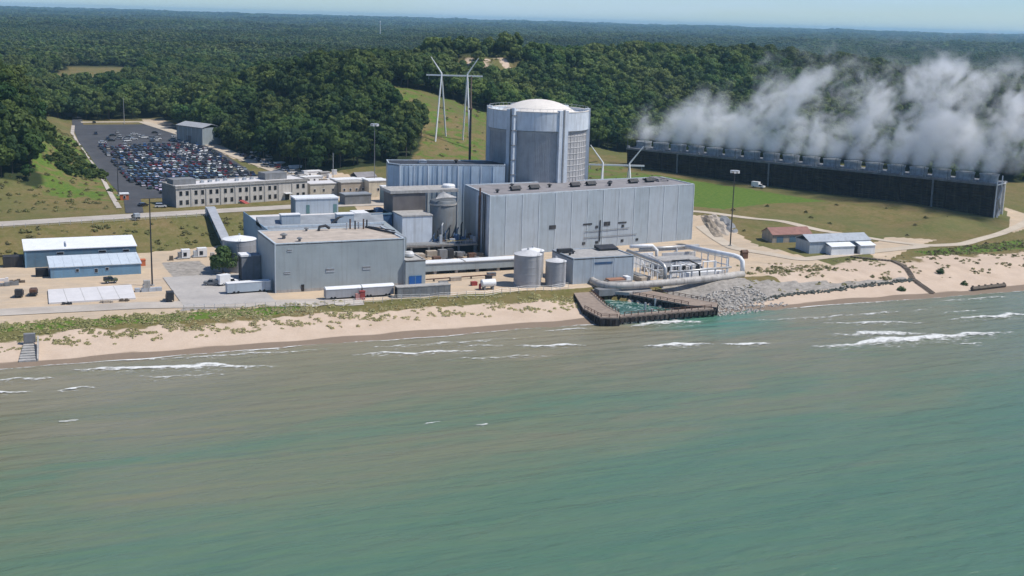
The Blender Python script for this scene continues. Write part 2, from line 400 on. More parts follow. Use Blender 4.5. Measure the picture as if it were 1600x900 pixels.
def ground_material():
    mt, nt, b, out = _mat('ground_cover')
    p = geo(nt)
    a1 = N(nt, 'ShaderNodeAttribute', attribute_name='zone_a'); a2 = N(nt, 'ShaderNodeAttribute', attribute_name='zone_b')
    s1 = N(nt, 'ShaderNodeSeparateColor'); s2 = N(nt, 'ShaderNodeSeparateColor')
    nt.links.new(a1.outputs[0], s1.inputs[0]); nt.links.new(a2.outputs[0], s2.inputs[0])
    nb = noise(nt, p, .11, 7, .66); nf = noise(nt, p, .62, 6, .7); nl = noise(nt, p, .018, 4)
    nstr = noise(nt, mapped(nt, p, (.05, .5, .5)), 1.0, 4)
    def mask(w, k=.55, ns=nb):
        return maprange(nt, math2(nt, 'ADD', w, maprange(nt, ns, .25, .75, -k, k, False)), .42, .58, 0, 1)
    dry = mixc(nt, maprange(nt, nb, .35, .65, 0, 1), (.185, .138, .060), (.112, .115, .032))
    dry = mixc(nt, maprange(nt, nf, .45, .7, 0, .7), dry, (.25, .19, .10))
    dry = mixc(nt, maprange(nt, nl, .48, .62, 0, .6), dry, (.105, .125, .042))
    grn = mixc(nt, maprange(nt, nf, .35, .7, 0, 1), (.065, .135, .020), (.145, .185, .038))
    frs = mixc(nt, nb, (.018, .030, .012), (.045, .055, .022))
    snd = mixc(nt, maprange(nt, nb, .3, .7, 0, 1), (.50, .385, .285), (.585, .465, .36))
    snd = mixc(nt, maprange(nt, nf, .55, .75, 0, .35), snd, (.42, .36, .27))
    drt = mixc(nt, maprange(nt, nb, .35, .65, 0, 1), (.56, .43, .295), (.44, .355, .26))
    drt = mixc(nt, maprange(nt, nstr, .5, .7, 0, .5), drt, (.58, .48, .375))
    gry = mixc(nt, maprange(nt, nf, .35, .65, 0, 1), (.22, .20, .175), (.40, .365, .32))
    wts = mixc(nt, nb, (.20, .155, .115), (.27, .205, .15))
    c = mixc(nt, mask(s1.outputs[2], .35), dry, grn)
    c = mixc(nt, mask(s1.outputs[1], .18), c, drt)
    c = mixc(nt, mask(s1.outputs[0], .35), c, snd)
    c = mixc(nt, mask(s2.outputs[1], .3), c, gry)
    c = mixc(nt, mask(s2.outputs[2], .25, nstr), c, wts)
    c = mixc(nt, s2.outputs[0], c, frs)
    nt.links.new(c, b.inputs['Base Color']); b.inputs['Roughness'].default_value = .95; b.inputs['Specular IOR Level'].default_value = .1
    bp = N(nt, 'ShaderNodeBump'); bp.inputs['Strength'].default_value = .5; bp.inputs['Distance'].default_value = .4
    nt.links.new(nf, bp.inputs['Height']); nt.links.new(bp.outputs[0], b.inputs['Normal'])
    return mt
gme = grid_mesh('ground', GX, GY, GZ, {'zone_a': (sand, dirt, green), 'zone_b': (fm, grey, wet)})
gme.materials.append(ground_material())
struct('ground', gme)

# ------------------------------------------------------------------ water
def water_material():
    mt, nt, b, out = _mat('lake_water')
    p = geo(nt); sx = N(nt, 'ShaderNodeSeparateXYZ'); nt.links.new(p, sx.inputs[0])
    st = noise(nt, mapped(nt, p, (.0055, .034, 1)), 1.0, 6, .6, .6)
    st2 = noise(nt, mapped(nt, p, (.022, .12, 1)), 1.0, 5, .6, .3)
    yv = math2(nt, 'ADD', sx.outputs[1], maprange(nt, st, .3, .7, -44, 44, False))
    yv = math2(nt, 'ADD', yv, maprange(nt, st2, .3, .7, -11, 11, False))
    deep = maprange(nt, yv, 180, 340, 0, 1)
    rp = N(nt, 'ShaderNodeValToRGB'); e = rp.color_ramp.elements
    e[0].position = 0; e[0].color = (.082, .162, .103, 1); e[1].position = 1; e[1].color = (.235, .212, .138, 1)
    for pos, col in ((.28, (.108, .174, .106, 1)), (.5, (.150, .178, .105, 1)), (.72, (.185, .180, .110, 1))):
        el = e.new(pos); el.color = col
    nt.links.new(deep, rp.inputs[0])
    # the clear green outflow off the intake and the greener water further along
    d = N(nt, 'ShaderNodeVectorMath'); d.operation = 'DISTANCE'; d.inputs[1].default_value = (214, 338, 0); nt.links.new(mapped(nt, p, (1, 1.0, 0)), d.inputs[0])
    pl = maprange(nt, math2(nt, 'ADD', d.outputs['Value'], maprange(nt, st2, .3, .7, -10, 10, False)), 8, 34, .9, 0)
    c = mixc(nt, pl, rp.outputs[0], (.055, .195, .135))
    gr = maprange(nt, math2(nt, 'ADD', sx.outputs[0], maprange(nt, st, .3, .7, -60, 60, False)), 235, 330, 0, .75)
    c = mixc(nt, gr, c, (.130, .182, .128))
    nt.links.new(c, b.inputs['Base Color'])
    b.inputs['Roughness'].default_value = .22; b.inputs['IOR'].default_value = 1.33
    w1 = noise(nt, mapped(nt, p, (.055, .21, 1)), 1.0, 3, .5, .5); w2 = noise(nt, mapped(nt, p, (.2, .75, 1)), 1.0, 6, .68, .3)
    wv = N(nt, 'ShaderNodeTexWave'); wv.wave_type = 'BANDS'; wv.bands_direction = 'Y'; wv.inputs['Scale'].default_value = .055; wv.inputs['Distortion'].default_value = 9; wv.inputs['Detail'].default_value = 4; wv.inputs['Detail Scale'].default_value = .9
    nt.links.new(mapped(nt, p, (.22, 1, 1)), wv.inputs['Vector'])
    hgt = math2(nt, 'ADD', math2(nt, 'ADD', math2(nt, 'MULTIPLY', w1, 1.2), math2(nt, 'MULTIPLY', w2, .45)), math2(nt, 'MULTIPLY', wv.outputs[1], .22))
    bp = N(nt, 'ShaderNodeBump'); bp.inputs['Strength'].default_value = .75; bp.inputs['Distance'].default_value = 1.0
    nt.links.new(hgt, bp.inputs['Height']); nt.links.new(bp.outputs[0], b.inputs['Normal'])
    return mt
wx = axis_lines(-40, 420, 2.5, -17000, 17500, 1.2); wy = axis_lines(150, 345, 1.5, -2400, 346, 1.2); wy = wy[wy <= 346]
WX, WY = np.meshgrid(wx, wy)
sw = .16 * wob(WX * .35, WY, 17, 20) * sst(0, 40, 345 - WY) + .07 * wob(WX * .6, WY, 6.5, 28)
near = (1 - sst(500, 900, np.abs(WX))) * sst(0, 100, WY)
wme = grid_mesh('lake_water', WX, WY, .02 + sw * near, {})
wme.materials.append(water_material())
struct('lake_water', wme)

# breaking crests: low ragged ridges of foam
def foam_material():
    mt, nt, b, out = _mat('foam')
    b.inputs['Base Color'].default_value = (.72, .72, .68, 1); b.inputs['Roughness'].default_value = .9
    p = geo(nt); n = noise(nt, mapped(nt, p, (.45, 1.1, 1)), 1.0, 7, .7, .6)
    at = N(nt, 'ShaderNodeAttribute', attribute_name='cover'); s = N(nt, 'ShaderNodeSeparateColor'); nt.links.new(at.outputs[0], s.inputs[0])
    al = maprange(nt, math2(nt, 'ADD', s.outputs[0], maprange(nt, n, .25, .75, -.62, .62, False)), .38, .82, 0, .95)
    nt.links.new(al, b.inputs['Alpha'])
    return mt
M_foam = foam_material()
def foam_strip(pts, w, dens=1.0, hgt=.22):
    """pts along a crest in the XY plane; w half width"""
    L = []
    for (a, b_) in zip(pts[:-1], pts[1:]):
        n = max(2, int(math.hypot(b_[0] - a[0], b_[1] - a[1]) / 1.2))
        for i in range(n): L.append((a[0] + (b_[0] - a[0]) * i / n, a[1] + (b_[1] - a[1]) * i / n))
    L.append(pts[-1]); L = np.array(L); n = len(L); t = np.linspace(0, 1, n)
    w = w * 1.75
    y = L[:, 1] - w * .45 + .9 * wob(L[:, 0], L[:, 0] * 0 + w * 31, 13, 2) + .4 * wob(L[:, 0], L[:, 0] * 0, 5, 8)
    ww = w * np.clip(np.sin(math.pi * t) ** .45, .05, 1) * (1 + .35 * wob(L[:, 0], L[:, 1], 11, 14))
    K = np.linspace(-1, 1, 9)
    X = np.repeat(L[:, :1], 9, 1).T; Y = (y[:, None] + ww[:, None] * K[None]).T
    prof = 1 - K ** 2
    Z = np.repeat((.12 + hgt * np.exp(-((K - .5) / .45) ** 2))[:, None], n, 1) * 1.0
    cov = dens * np.repeat((.12 + .88 * np.exp(-((K - .55) / .33) ** 2) + .22 * (K < .3))[:, None], n, 1) * (np.clip(np.sin(math.pi * t), 0, 1) ** .35)[None]
    cov[[0, -1]] = 0
    me = grid_mesh('breaking_wave', X, Y, Z, {'cover': (cov, cov, cov)}); me.materials.append(M_foam)
    return me
FOAM = [
 ([(19, 331.4), (42, 327.4), (73, 319.5)], 2.6, .95, 'long breaking wave just off the sandy beach below the blue sheds'),
 ([(34, 319.5), (57, 316.0)], 1.6, .6, 'thin ragged foam patch seaward of the long breaking wave at the left'),
 ([(-8, 316.5), (11, 315.2)], 1.4, .85, 'short white crest cut by the left edge of the picture'),
 ([(15, 313.8), (25, 312.5)], 1.0, .75, 'small white crest off the beach stairs at the left'),
 ([(92, 325), (111, 320.9), (129, 317.6)], 1.7, .85, 'breaking wave off the beach in front of the grey windowless building'),
 ([(123, 323.4), (139, 322)], 1.1, .65, 'faint broken crest closest to the beach below the white round tanks'),
 ([(139, 319.8), (161, 314.2)], 1.7, .9, 'white crest off the beach left of the steel intake pier'),
 ([(175, 308.6), (198, 303.2)], 2.3, .95, 'white breaker straight out from the intake pier'),
 ([(198, 303.2), (216, 299.3)], 1.9, .85, 'breaker just right of the one straight out from the intake pier'),
 ([(221, 292.6), (250, 291.8), (300, 290)], 3.6, 1.0, 'longest white breaker in the water at the right'),
 ([(236, 304.2), (271, 296.4)], 3.0, .85, 'breaker right behind the longest white breaker'),
 ([(245, 317.2), (281, 307.2)], 2.2, .75, 'thin crest off the beach near the rock revetment'),
 ([(288, 309.6), (330, 305.8)], 2.4, .85, 'white crest running to the right edge of the picture'),
 ([(292, 316.6), (312, 316.2)], 1.0, .6, 'faint short crest off the timber groyne'),
 ([(13, 287.4), (19.5, 287.7)], .9, .85, 'small lone whitecap in open water at the lower left'),
 ([(102, 256.2), (107, 255.6)], .8, .8, 'tiny lone whitecap in the middle of the open water'),
 ([(91, 261.8), (97, 261.4)], .5, .6, 'faint whitecap beside the tiny one in the middle of the open water'),
 ([(269, 281.6), (279, 280.9)], 1.3, .7, 'short whitecap seaward of the longest breaker'),
 ([(64, 337.4), (77, 335.6)], .9, .7, 'small wash of foam at the sand edge below the parked white trailer'),
 ([(155, 332.6), (172, 332.4)], .9, .8, 'wash of foam at the sand edge beside the intake pier'),
 ([(182, 331.6), (212, 330.6)], 2.6, .85, 'churning foam along the front wall of the intake pier'),
 ([(96, 330.5), (124, 327.2), (150, 327.8)], 1.5, .58, 'long faint line of foam just off the sand below the round tanks'),
 ([(30, 336.6), (62, 333.4), (90, 332.6)], 1.3, .62, 'long faint line of foam between the big breaker and the sand at the left'),
 ([(222, 326), (262, 322.5), (300, 324)], 1.5, .58, 'long faint line of foam off the beach right of the intake pier'),
 ([(300, 331.5), (345, 329.5)], 1.4, .6, 'faint foam line just off the timber groyne beach'),
 ([(-6, 328), (20, 323.8)], 1.6, .6, 'faint foam in front of the beach steps at the left'),
 ([(112, 312.4), (150, 306.2)], 1.4, .52, 'faint outer foam line off the grey windowless building'),
]
for pts, w, dn, lab in FOAM:
    tag(link('breaking_wave', foam_strip(pts, w, dn)), lab, 'wave', 'breaking waves along the shore')
# edge of the swash along the sand
sx_ = np.arange(-30, 470, 1.5); base = 337.5 + 1.2 * wob(sx_, sx_ * 0, 70, 0) - .6
cov_line = .60 + .35 * wob(sx_, sx_ * 0, 37, 11)
K = np.linspace(-1, 1, 5); Xs = np.repeat(sx_[None], 5, 0); Ys = base[None] + (.55 + .3 * wob(sx_, sx_ * 0, 19, 5))[None] * K[:, None] + .5 * wob(sx_, sx_ * 0, 16, 22)[None]
Zs = np.repeat((.16 + .05 * (1 - K ** 2))[:, None], len(sx_), 1); cv = np.repeat((1 - K ** 2)[:, None], len(sx_), 1) * cov_line[None]
sm = grid_mesh('swash_foam', Xs, Ys, Zs, {'cover': (cv, cv, cv)}); sm.materials.append(M_foam)
struct('swash_foam', sm, 'stuff', 'thin line of foam where the lake washes onto the sand')

# ------------------------------------------------------------------ roads and hard standings
def road_material(name, ca, cb, crack=.5):
    mt, nt, b, out = _mat(name); p = geo(nt)
    n1 = noise(nt, p, .12, 5); n2 = noise(nt, p, 1.3, 4)
    c = mixc(nt, maprange(nt, n1, .35, .65, 0, 1), ca, cb); c = mixc(nt, maprange(nt, n2, .5, .8, 0, crack), c, tuple(x * .72 for x in ca))
    nt.links.new(c, b.inputs['Base Color']); b.inputs['Roughness'].default_value = .9; b.inputs['Specular IOR Level'].default_value = .2
    return mt
M_asph = road_material('asphalt', (.062, .064, .070), (.085, .086, .092))
M_road = road_material('worn_road', (.39, .345, .295), (.49, .44, .38), .35)
M_track = road_material('sand_track', (.46, .39, .30), (.54, .46, .36), .4)
M_yardc = road_material('yard_concrete', (.37, .345, .32), (.45, .42, .385), .5)
def strip(name, pts, w, mat, off=.14, label=None):
    L = []
    for a, b_ in zip(pts[:-1], pts[1:]):
        n = max(1, int(math.hypot(b_[0] - a[0], b_[1] - a[1]) / 2))
        for i in range(n): L.append((a[0] + (b_[0] - a[0]) * i / n, a[1] + (b_[1] - a[1]) * i / n))
    L.append(pts[-1]); L = np.array(L)
    for _ in range(6): L[1:-1] = (L[:-2] + 2 * L[1:-1] + L[2:]) / 4
    d = np.gradient(L, axis=0); d /= np.linalg.norm(d, axis=1)[:, None] + 1e-9; nrm = np.stack([-d[:, 1], d[:, 0]], 1)
    K = np.linspace(-.5, .5, max(3, int(w / 2) + 2)) * w
    X = L[:, 0][None] + nrm[:, 0][None] * K[:, None]; Y = L[:, 1][None] + nrm[:, 1][None] * K[:, None]
    Z = height(X, Y) + off
    me = grid_mesh(name, X, Y, Z, {}); me.materials.append(mat)
    return struct(name, me)
def sheet(name, x0, x1, y0, y1, mat, off, step=2.0):
    X, Y = np.meshgrid(np.linspace(x0, x1, int((x1 - x0) / step) + 2), np.linspace(y0, y1, int((y1 - y0) / step) + 2))
    me = grid_mesh(name, X, Y, height(X, Y) + off, {}); me.materials.append(mat); return struct(name, me)
sheet('parking_lot', 63, 130, 556, 905, M_asph, .12)
strip('road', [(-60, 492), (8, 500), (52, 508), (90, 514), (130, 520), (165, 520)], 11, M_road, .14)
strip('road', [(58, 516), (62, 560), (60, 640), (60, 760), (66, 900), (70, 960), (60, 1080)], 7, M_asph, .18)
strip('path', [(53.5, 530), (54.5, 600), (54, 720), (58, 840), (63, 900)], 2.2, M_road, .2)
strip('road', [(70, 925), (112, 925), (128, 800), (136, 700), (146, 620), (160, 545)], 8, M_track, .2)
strip('road', [(290, 490), (302, 485), (320, 465), (338, 443), (348, 429), (353, 414), (362, 402), (381, 401), (417, 417), (450, 436), (480, 455)], 4.6, M_track, .16)
strip('road', [(-60, 384), (4, 386), (45, 384), (80, 376), (110, 371)], 9, M_road, .16)
strip('road', [(362, 402), (330, 398), (292, 392), (280, 420), (290, 462)], 5, M_track, .16)
sheet('yard_slab', 56, 84, 378, 424, M_yardc, .18)
# ------------------------------------------------------------------ foliage
def leaf_material(name, ca, cb, cc, trans=.3):
    mt, nt, b, out = _mat(name)
    oi = N(nt, 'ShaderNodeObjectInfo'); p = geo(nt)
    at = N(nt, 'ShaderNodeAttribute', attribute_name='tone'); s = N(nt, 'ShaderNodeSeparateColor'); nt.links.new(at.outputs[0], s.inputs[0])
    c = mixc(nt, oi.outputs['Random'], ca, cb)
    c = mixc(nt, maprange(nt, noise(nt, p, .012, 5), .42, .62, 0, .75), c, cc)
    c = mixc(nt, 1.0, c, maprange(nt, noise(nt, p, .0032, 4, .6), .38, .62, .72, 1.3), 'MULTIPLY')
    c = mixc(nt, 1.0, c, maprange(nt, s.outputs[0], 0, 1, .74, 1.26), 'MULTIPLY')
    nt.links.new(c, b.inputs['Base Color']); b.inputs['Roughness'].default_value = .75; b.inputs['Specular IOR Level'].default_value = .12
    tr = N(nt, 'ShaderNodeBsdfTranslucent'); nt.links.new(c, tr.inputs[0])
    ms = N(nt, 'ShaderNodeMixShader'); ms.inputs[0].default_value = trans
    nt.links.new(b.outputs[0], ms.inputs[1]); nt.links.new(tr.outputs[0], ms.inputs[2]); nt.links.new(ms.outputs[0], out.inputs[0])
    return mt
M_leaf = leaf_material('leaves', (.042, .095, .028), (.118, .162, .042), (.135, .162, .054))
M_leafd = leaf_material('leaves_dark', (.030, .068, .030), (.072, .116, .038), (.088, .130, .042))
M_bark = P('bark', (.10, .08, .06), .9, .2, .8)
M_blade = leaf_material('dune_grass_blades', (.30, .30, .125), (.42, .38, .19), (.48, .42, .24), .3)
M_scrub = leaf_material('scrub_leaves', (.15, .155, .062), (.24, .20, .10), (.18, .185, .072), .3)

def quads_mesh(name, C, Nn, S, tone, mat, rng, aspect=1.0):
    """a cloud of small leaf-clump faces: centres, facing, half sizes"""
    n = len(C); Nn = Nn / (np.linalg.norm(Nn, axis=1)[:, None] + 1e-9)
    a = np.cross(Nn, rng.normal(size=(n, 3))); a /= np.linalg.norm(a, axis=1)[:, None] + 1e-9; b_ = np.cross(Nn, a)
    S = S[:, None]; k = rng.uniform(.6, 1.1, (n, 1)) * aspect
    V = np.stack([C - a * S - b_ * S * k * .55, C + a * S * .8 - b_ * S * k, C + a * S + b_ * S * k * .6, C - a * S * .7 + b_ * S * k], 1).reshape(-1, 3)
    me = bpy.data.meshes.new(name)
    me.vertices.add(4 * n); me.vertices.foreach_set('co', V.ravel())
    me.loops.add(4 * n); me.loops.foreach_set('vertex_index', np.arange(4 * n, dtype=np.int32))
    me.polygons.add(n); me.polygons.foreach_set('loop_start', np.arange(0, 4 * n, 4, dtype=np.int32))
    me.update(calc_edges=True)
    t4 = np.repeat(tone, 4); at = me.attributes.new('tone', 'FLOAT_COLOR', 'POINT')
    at.data.foreach_set('color', np.stack([t4, t4, t4, np.ones_like(t4)], -1).ravel().astype(np.float32))
    me.materials.append(mat); return me
def crown_mesh(name, seed, mat, rx=4.6, h0=3.5, h1=13, lobes=16, per=80, size=.62, conic=0.0):
    rng = np.random.default_rng(seed); C = []; Nn = []; S = []; T = []
    zc = (h0 + h1) / 2; rz = (h1 - h0) / 2
    for i in range(lobes):
        while True:
            d = rng.normal(size=3); d /= np.linalg.norm(d)
            if d[2] > -.75: break
        sh = 1 - conic * max(0, d[2])
        lc = np.array([d[0] * rx * .66 * sh, d[1] * rx * .66 * sh, zc + d[2] * rz * .68]); lr = rng.uniform(.34, .52) * rx * (1 - .3 * conic)
        q = rng.normal(size=(per, 3)); q /= np.linalg.norm(q, axis=1)[:, None]
        q = q[q[:, 2] > -.65]
        C.append(lc + q * lr * rng.uniform(.72, 1.06, (len(q), 1)) * np.array([1, 1, .8])); Nn.append(q + rng.normal(scale=.24, size=q.shape))
        S.append(rng.uniform(.6, 1.25, len(q)) * size); T.append(np.clip(rng.uniform(.2, .8) + rng.normal(scale=.16, size=len(q)), 0, 1))
    return quads_mesh(name, np.concatenate(C), np.concatenate(Nn), np.concatenate(S), np.concatenate(T), mat, rng)
def trunk_mesh(name, seed, h=7.0):
    rng = random.Random(seed); mb = MB()
    mb.tube([(0, 0, -1.5), (.1, .05, h * .45), (.25 * rng.uniform(-1, 1), .2, h)], .28, 7, .12)
    for k in range(4):
        a = rng.uniform(0, 6.28); z = h * rng.uniform(.5, .85)
        mb.tube([(0, 0, z), (1.1 * math.cos(a), 1.1 * math.sin(a), z + 1.2), (2.3 * math.cos(a), 2.3 * math.sin(a), z + 2.6)], .11, 5, .04)
    return mb.mesh(name, M_bark)
CROWNS = [crown_mesh('crown', 100 + k, M_leaf if k % 3 else M_leafd, rx=r_, h0=h0, h1=h1, lobes=lb, per=78, conic=cn)
          for k, (r_, h0, h1, lb, cn) in enumerate([(4.2, 3.5, 13.5, 17, .2), (5.2, 3, 13, 20, 0), (3.6, 3, 15, 17, .45), (4.8, 2.5, 11.5, 18, .1), (5.6, 3.5, 15, 22, .1), (4.0, 2, 10.5, 15, .2)])]
TRUNKS = [trunk_mesh('trunk', 5 + k) for k in range(2)]
PROTO = bpy.data.collections.new('forest_tree_kinds')       # sources of the forest mass, not placed themselves
M_leaff = leaf_material('far_leaves', (.060, .108, .042), (.115, .155, .055), (.145, .165, .070), .35)
FARM = [crown_mesh('far_crown', 300 + k, M_leaff if k % 2 else M_leaf, rx=5.0, h0=-1, h1=12 + k, lobes=9, per=30, size=1.15) for k in range(4)]
def proto_obj(name, me):
    o = bpy.data.objects.new(name, me); PROTO.objects.link(o); return o
for k, me in enumerate(CROWNS): proto_obj('a%02d_crown' % k, me)
for k, me in enumerate(FARM): proto_obj('b%02d_crown' % k, me)

def scatter_group(coll):
    ng = bpy.data.node_groups.new('scatter', 'GeometryNodeTree')
    ng.interface.new_socket('Geometry', in_out='INPUT', socket_type='NodeSocketGeometry'); ng.interface.new_socket('Geometry', in_out='OUTPUT', socket_type='NodeSocketGeometry')
    gi = ng.nodes.new('NodeGroupInput'); go = ng.nodes.new('NodeGroupOutput')
    ci = ng.nodes.new('GeometryNodeCollectionInfo'); ci.inputs[0].default_value = coll; ci.inputs[1].default_value = True; ci.inputs[2].default_value = True
    ip = ng.nodes.new('GeometryNodeInstanceOnPoints'); ip.inputs['Pick Instance'].default_value = True
    def attr(n, t):
        a = ng.nodes.new('GeometryNodeInputNamedAttribute'); a.data_type = t; a.inputs[0].default_value = n
        return a.outputs[0]
    ng.links.new(gi.outputs[0], ip.inputs['Points']); ng.links.new(ci.outputs[0], ip.inputs['Instance'])
    ng.links.new(attr('pick', 'INT'), ip.inputs['Instance Index'])
    rot = ng.nodes.new('ShaderNodeCombineXYZ'); ng.links.new(attr('turn', 'FLOAT'), rot.inputs[2])
    ng.links.new(rot.outputs[0], ip.inputs['Rotation']); ng.links.new(attr('size', 'FLOAT_VECTOR'), ip.inputs['Scale'])
    ng.links.new(ip.outputs[0], go.inputs[0]); return ng
def scatter(name, pts, pick, turn, size, coll, label):
    me = bpy.data.meshes.new(name); me.vertices.add(len(pts)); me.vertices.foreach_set('co', np.asarray(pts, float).ravel())
    me.attributes.new('pick', 'INT', 'POINT').data.foreach_set('value', np.asarray(pick, np.int32))
    me.attributes.new('turn', 'FLOAT', 'POINT').data.foreach_set('value', np.asarray(turn, np.float32))
    me.attributes.new('size', 'FLOAT_VECTOR', 'POINT').data.foreach_set('vector', np.asarray(size, np.float32).ravel())
    o = link(name, me); md = o.modifiers.new('scatter', 'NODES'); md.node_group = scatter_group(coll)
    return tag(o, label, kind='stuff')
def jitter_grid(x0, x1, y0, y1, s, k=.42):
    X, Y = np.meshgrid(np.arange(x0, x1, s), np.arange(y0, y1, s))
    X = X + RNG.uniform(-k * s, k * s, X.shape); Y = Y + RNG.uniform(-k * s, k * s, Y.shape)
    return X.ravel(), Y.ravel()
def in_fan(X, Y, ext=R(31)):
    a = np.arctan2(X, Y) - YAW; return np.abs(a) < ext
# near wood: single trees
X, Y = jitter_grid(-160, 1500, 540, 1500, 7.2)
k = forest_mask(X, Y) & in_fan(X, Y); X, Y = X[k], Y[k]
Z = height(X, Y)
sc = RNG.uniform(.68, 1.42, len(X)) * (1 + .12 * wob(X, Y, 60, 4))
pk = RNG.integers(0, 6, len(X)); tn = RNG.uniform(0, 6.28, len(X))
Vx = X * cr[0] + Y * cr[1] + (Z - CAM_H) * cr[2]; Vy = X * cu[0] + Y * cu[1] + (Z + 8 - CAM_H) * cu[2]; Vd = X * fwd[0] + Y * fwd[1] + (Z - CAM_H) * fwd[2]
px = 800 + 1950 * Vx / Vd; py = 450 - 1950 * Vy / Vd
vis = (px > 0) & (px < 1600) & (py > 0)
# a crown counts as seen when few others stand closer along the same line of sight
order = np.argsort(Vd); cover = {}; pickk = []
for i in order:
    if not vis[i]: continue
    r_ = 4.5 * sc[i] * 1950 / Vd[i]; cell = (int(px[i] // 9), int(py[i] // 9))
    hid = cover.get(cell, 0)
    for a in range(int((px[i] - r_) // 9), int((px[i] + r_) // 9) + 1):
        for b_ in range(int((py[i] - r_ * .9) // 9), int((py[i] + 2.5 * r_) // 9) + 1):
            cover[(a, b_)] = cover.get((a, b_), 0) + 1
    behind_plant = (590 < px[i] < 1085) and py[i] > 250 or (255 < px[i] < 600 and py[i] > 300) or (766 < px[i] < 914 and py[i] > 170) or (px[i] > 985 and py[i] > 190)
    if hid < 5 and not behind_plant and len(pickk) < 296: pickk.append(i)
single = np.zeros(len(X), bool); single[pickk] = True
def where_label(i):
    x, y = X[i], Y[i]
    kind = ['tall tree', 'broad tree', 'slender tree', 'round tree', 'spreading tree', 'small tree'][pk[i]]
    size = 'big ' if sc[i] > 1.2 else ('young ' if sc[i] < .82 else '')
    tone = 'dark ' if pk[i] % 3 == 0 else 'green '
    if x < 55:
        w = 'at the near edge of the clump left of the car park' if y < 605 else 'inside the clump on the slope left of the car park' if y < 680 else 'on the hillside left of the car park' if y < 800 else 'behind the hillside left of the car park'
    elif x < 150: w = ('left of' if x < 95 else 'right of' if x > 120 else 'straight behind') + ' the far end of the car park'
    elif x < 232:
        w = 'at the wood edge behind the small works buildings' if y < 690 else 'on the hill right of the grey car park shed' if x < 180 else 'on the wooded hill left of the white pylon'
        w = w + ('' if y < 760 else ', high up')
    elif x < 300: w = 'behind the white pylon on the grass slope' if y > 700 else 'beside the grass slope left of the reactor'
    elif x < 345: w = 'right of the grass slope behind the reactor dome' if y < 760 else 'below the bare sand scar on the hill'
    elif x < 460: w = 'on the ridge right of the bare sand scar'
    elif x < 620: w = 'on the ridge above the left end of the cooling tower'
    else: w = 'on the ridge above the steam'
    return size + tone + kind + ' ' + w
for i in np.where(single)[0]:
    t = thing('tree', where_label(i), 'tree', (X[i], Y[i], Z[i]), tn[i], 'trees in the wood round the plant')
    t.scale = (sc[i], sc[i], sc[i] * RNG.uniform(.9, 1.15))
    part(t, 'crown', CROWNS[pk[i]], None); part(t, 'trunk', TRUNKS[i % 2], None)
r = ~single
pts = [np.stack([X[r], Y[r], Z[r]], 1)]; picks = [pk[r]]; turns = [tn[r]]; sizes = [np.repeat(sc[r][:, None], 3, 1)]
# middle distance, then the far woods as ever larger clumps of crowns
for (s, r0, r1, f, fz) in ((11, 1500, 3800, 1.45, 1.05), (24, 3800, 8000, 2.9, 1.5), (55, 8000, 17500, 6.5, 2.2)):
    X2, Y2 = jitter_grid(-r1, r1, 600, r1, s); rr = np.hypot(X2, Y2)
    k = in_fan(X2, Y2) & (rr < r1) & ((Y2 >= 1500) | (X2 >= 1500)) & (rr >= r0 - (0 if r0 > 1500 else 600))
    if r0 == 1500: k &= ((Y2 >= 1500) | (X2 >= 1500))
    fieldm = (np.abs(wob(X2, Y2, 1500, 33)) > .13) | (wob(X2, Y2, 800, 10) < .1)
    k &= fieldm & ~inpoly(X2, Y2, CLEARING)
    X2, Y2 = X2[k], Y2[k]
    pts.append(np.stack([X2, Y2, height(X2, Y2)], 1)); picks.append(6 + RNG.integers(0, 4, len(X2))); turns.append(RNG.uniform(0, 6.28, len(X2)))
    q = RNG.uniform(.75, 1.25, len(X2)); sizes.append(np.stack([q * f, q * f, fz * (1 + .16 * wob(X2, Y2, s * 9, 21)) * RNG.uniform(.86, 1.1, len(X2))], 1))
scatter('forest', np.concatenate(pts), np.concatenate(picks), np.concatenate(turns), np.concatenate(sizes), PROTO, 'mass of green broadleaf woods over the hills and out to the horizon')

# bushes on the slope left of the car park
X3, Y3 = jitter_grid(30, 57, 575, 720, 2.6); k = RNG.uniform(0, 1, len(X3)) < .9 * sst(.0, .5, wob(X3, Y3, 45, 4) + .35 - np.abs(X3 - 42) / 22); X3, Y3 = X3[k], Y3[k]
q = RNG.uniform(.16, .38, len(X3)); scatter('slope_bushes', np.stack([X3, Y3, height(X3, Y3) - .8], 1), RNG.integers(0, 6, len(X3)), RNG.uniform(0, 6.28, len(X3)), np.repeat(q[:, None], 3, 1) * np.array([1.2, 1.2, .8]), PROTO, 'dense green bushes on the slope left of the car park')
# the lone tree by the storage tank
t = thing('tree', 'dark bushy tree standing alone in the yard beside the storage tank', 'tree', (76.5, 426, hz(76.5, 426)), .6)
part(t, 'crown', crown_mesh('crown', 77, M_leafd, rx=4.9, h0=.6, h1=9.6, lobes=24, per=110, size=.42, conic=.25), None); part(t, 'trunk', trunk_mesh('trunk', 9, 5), None)

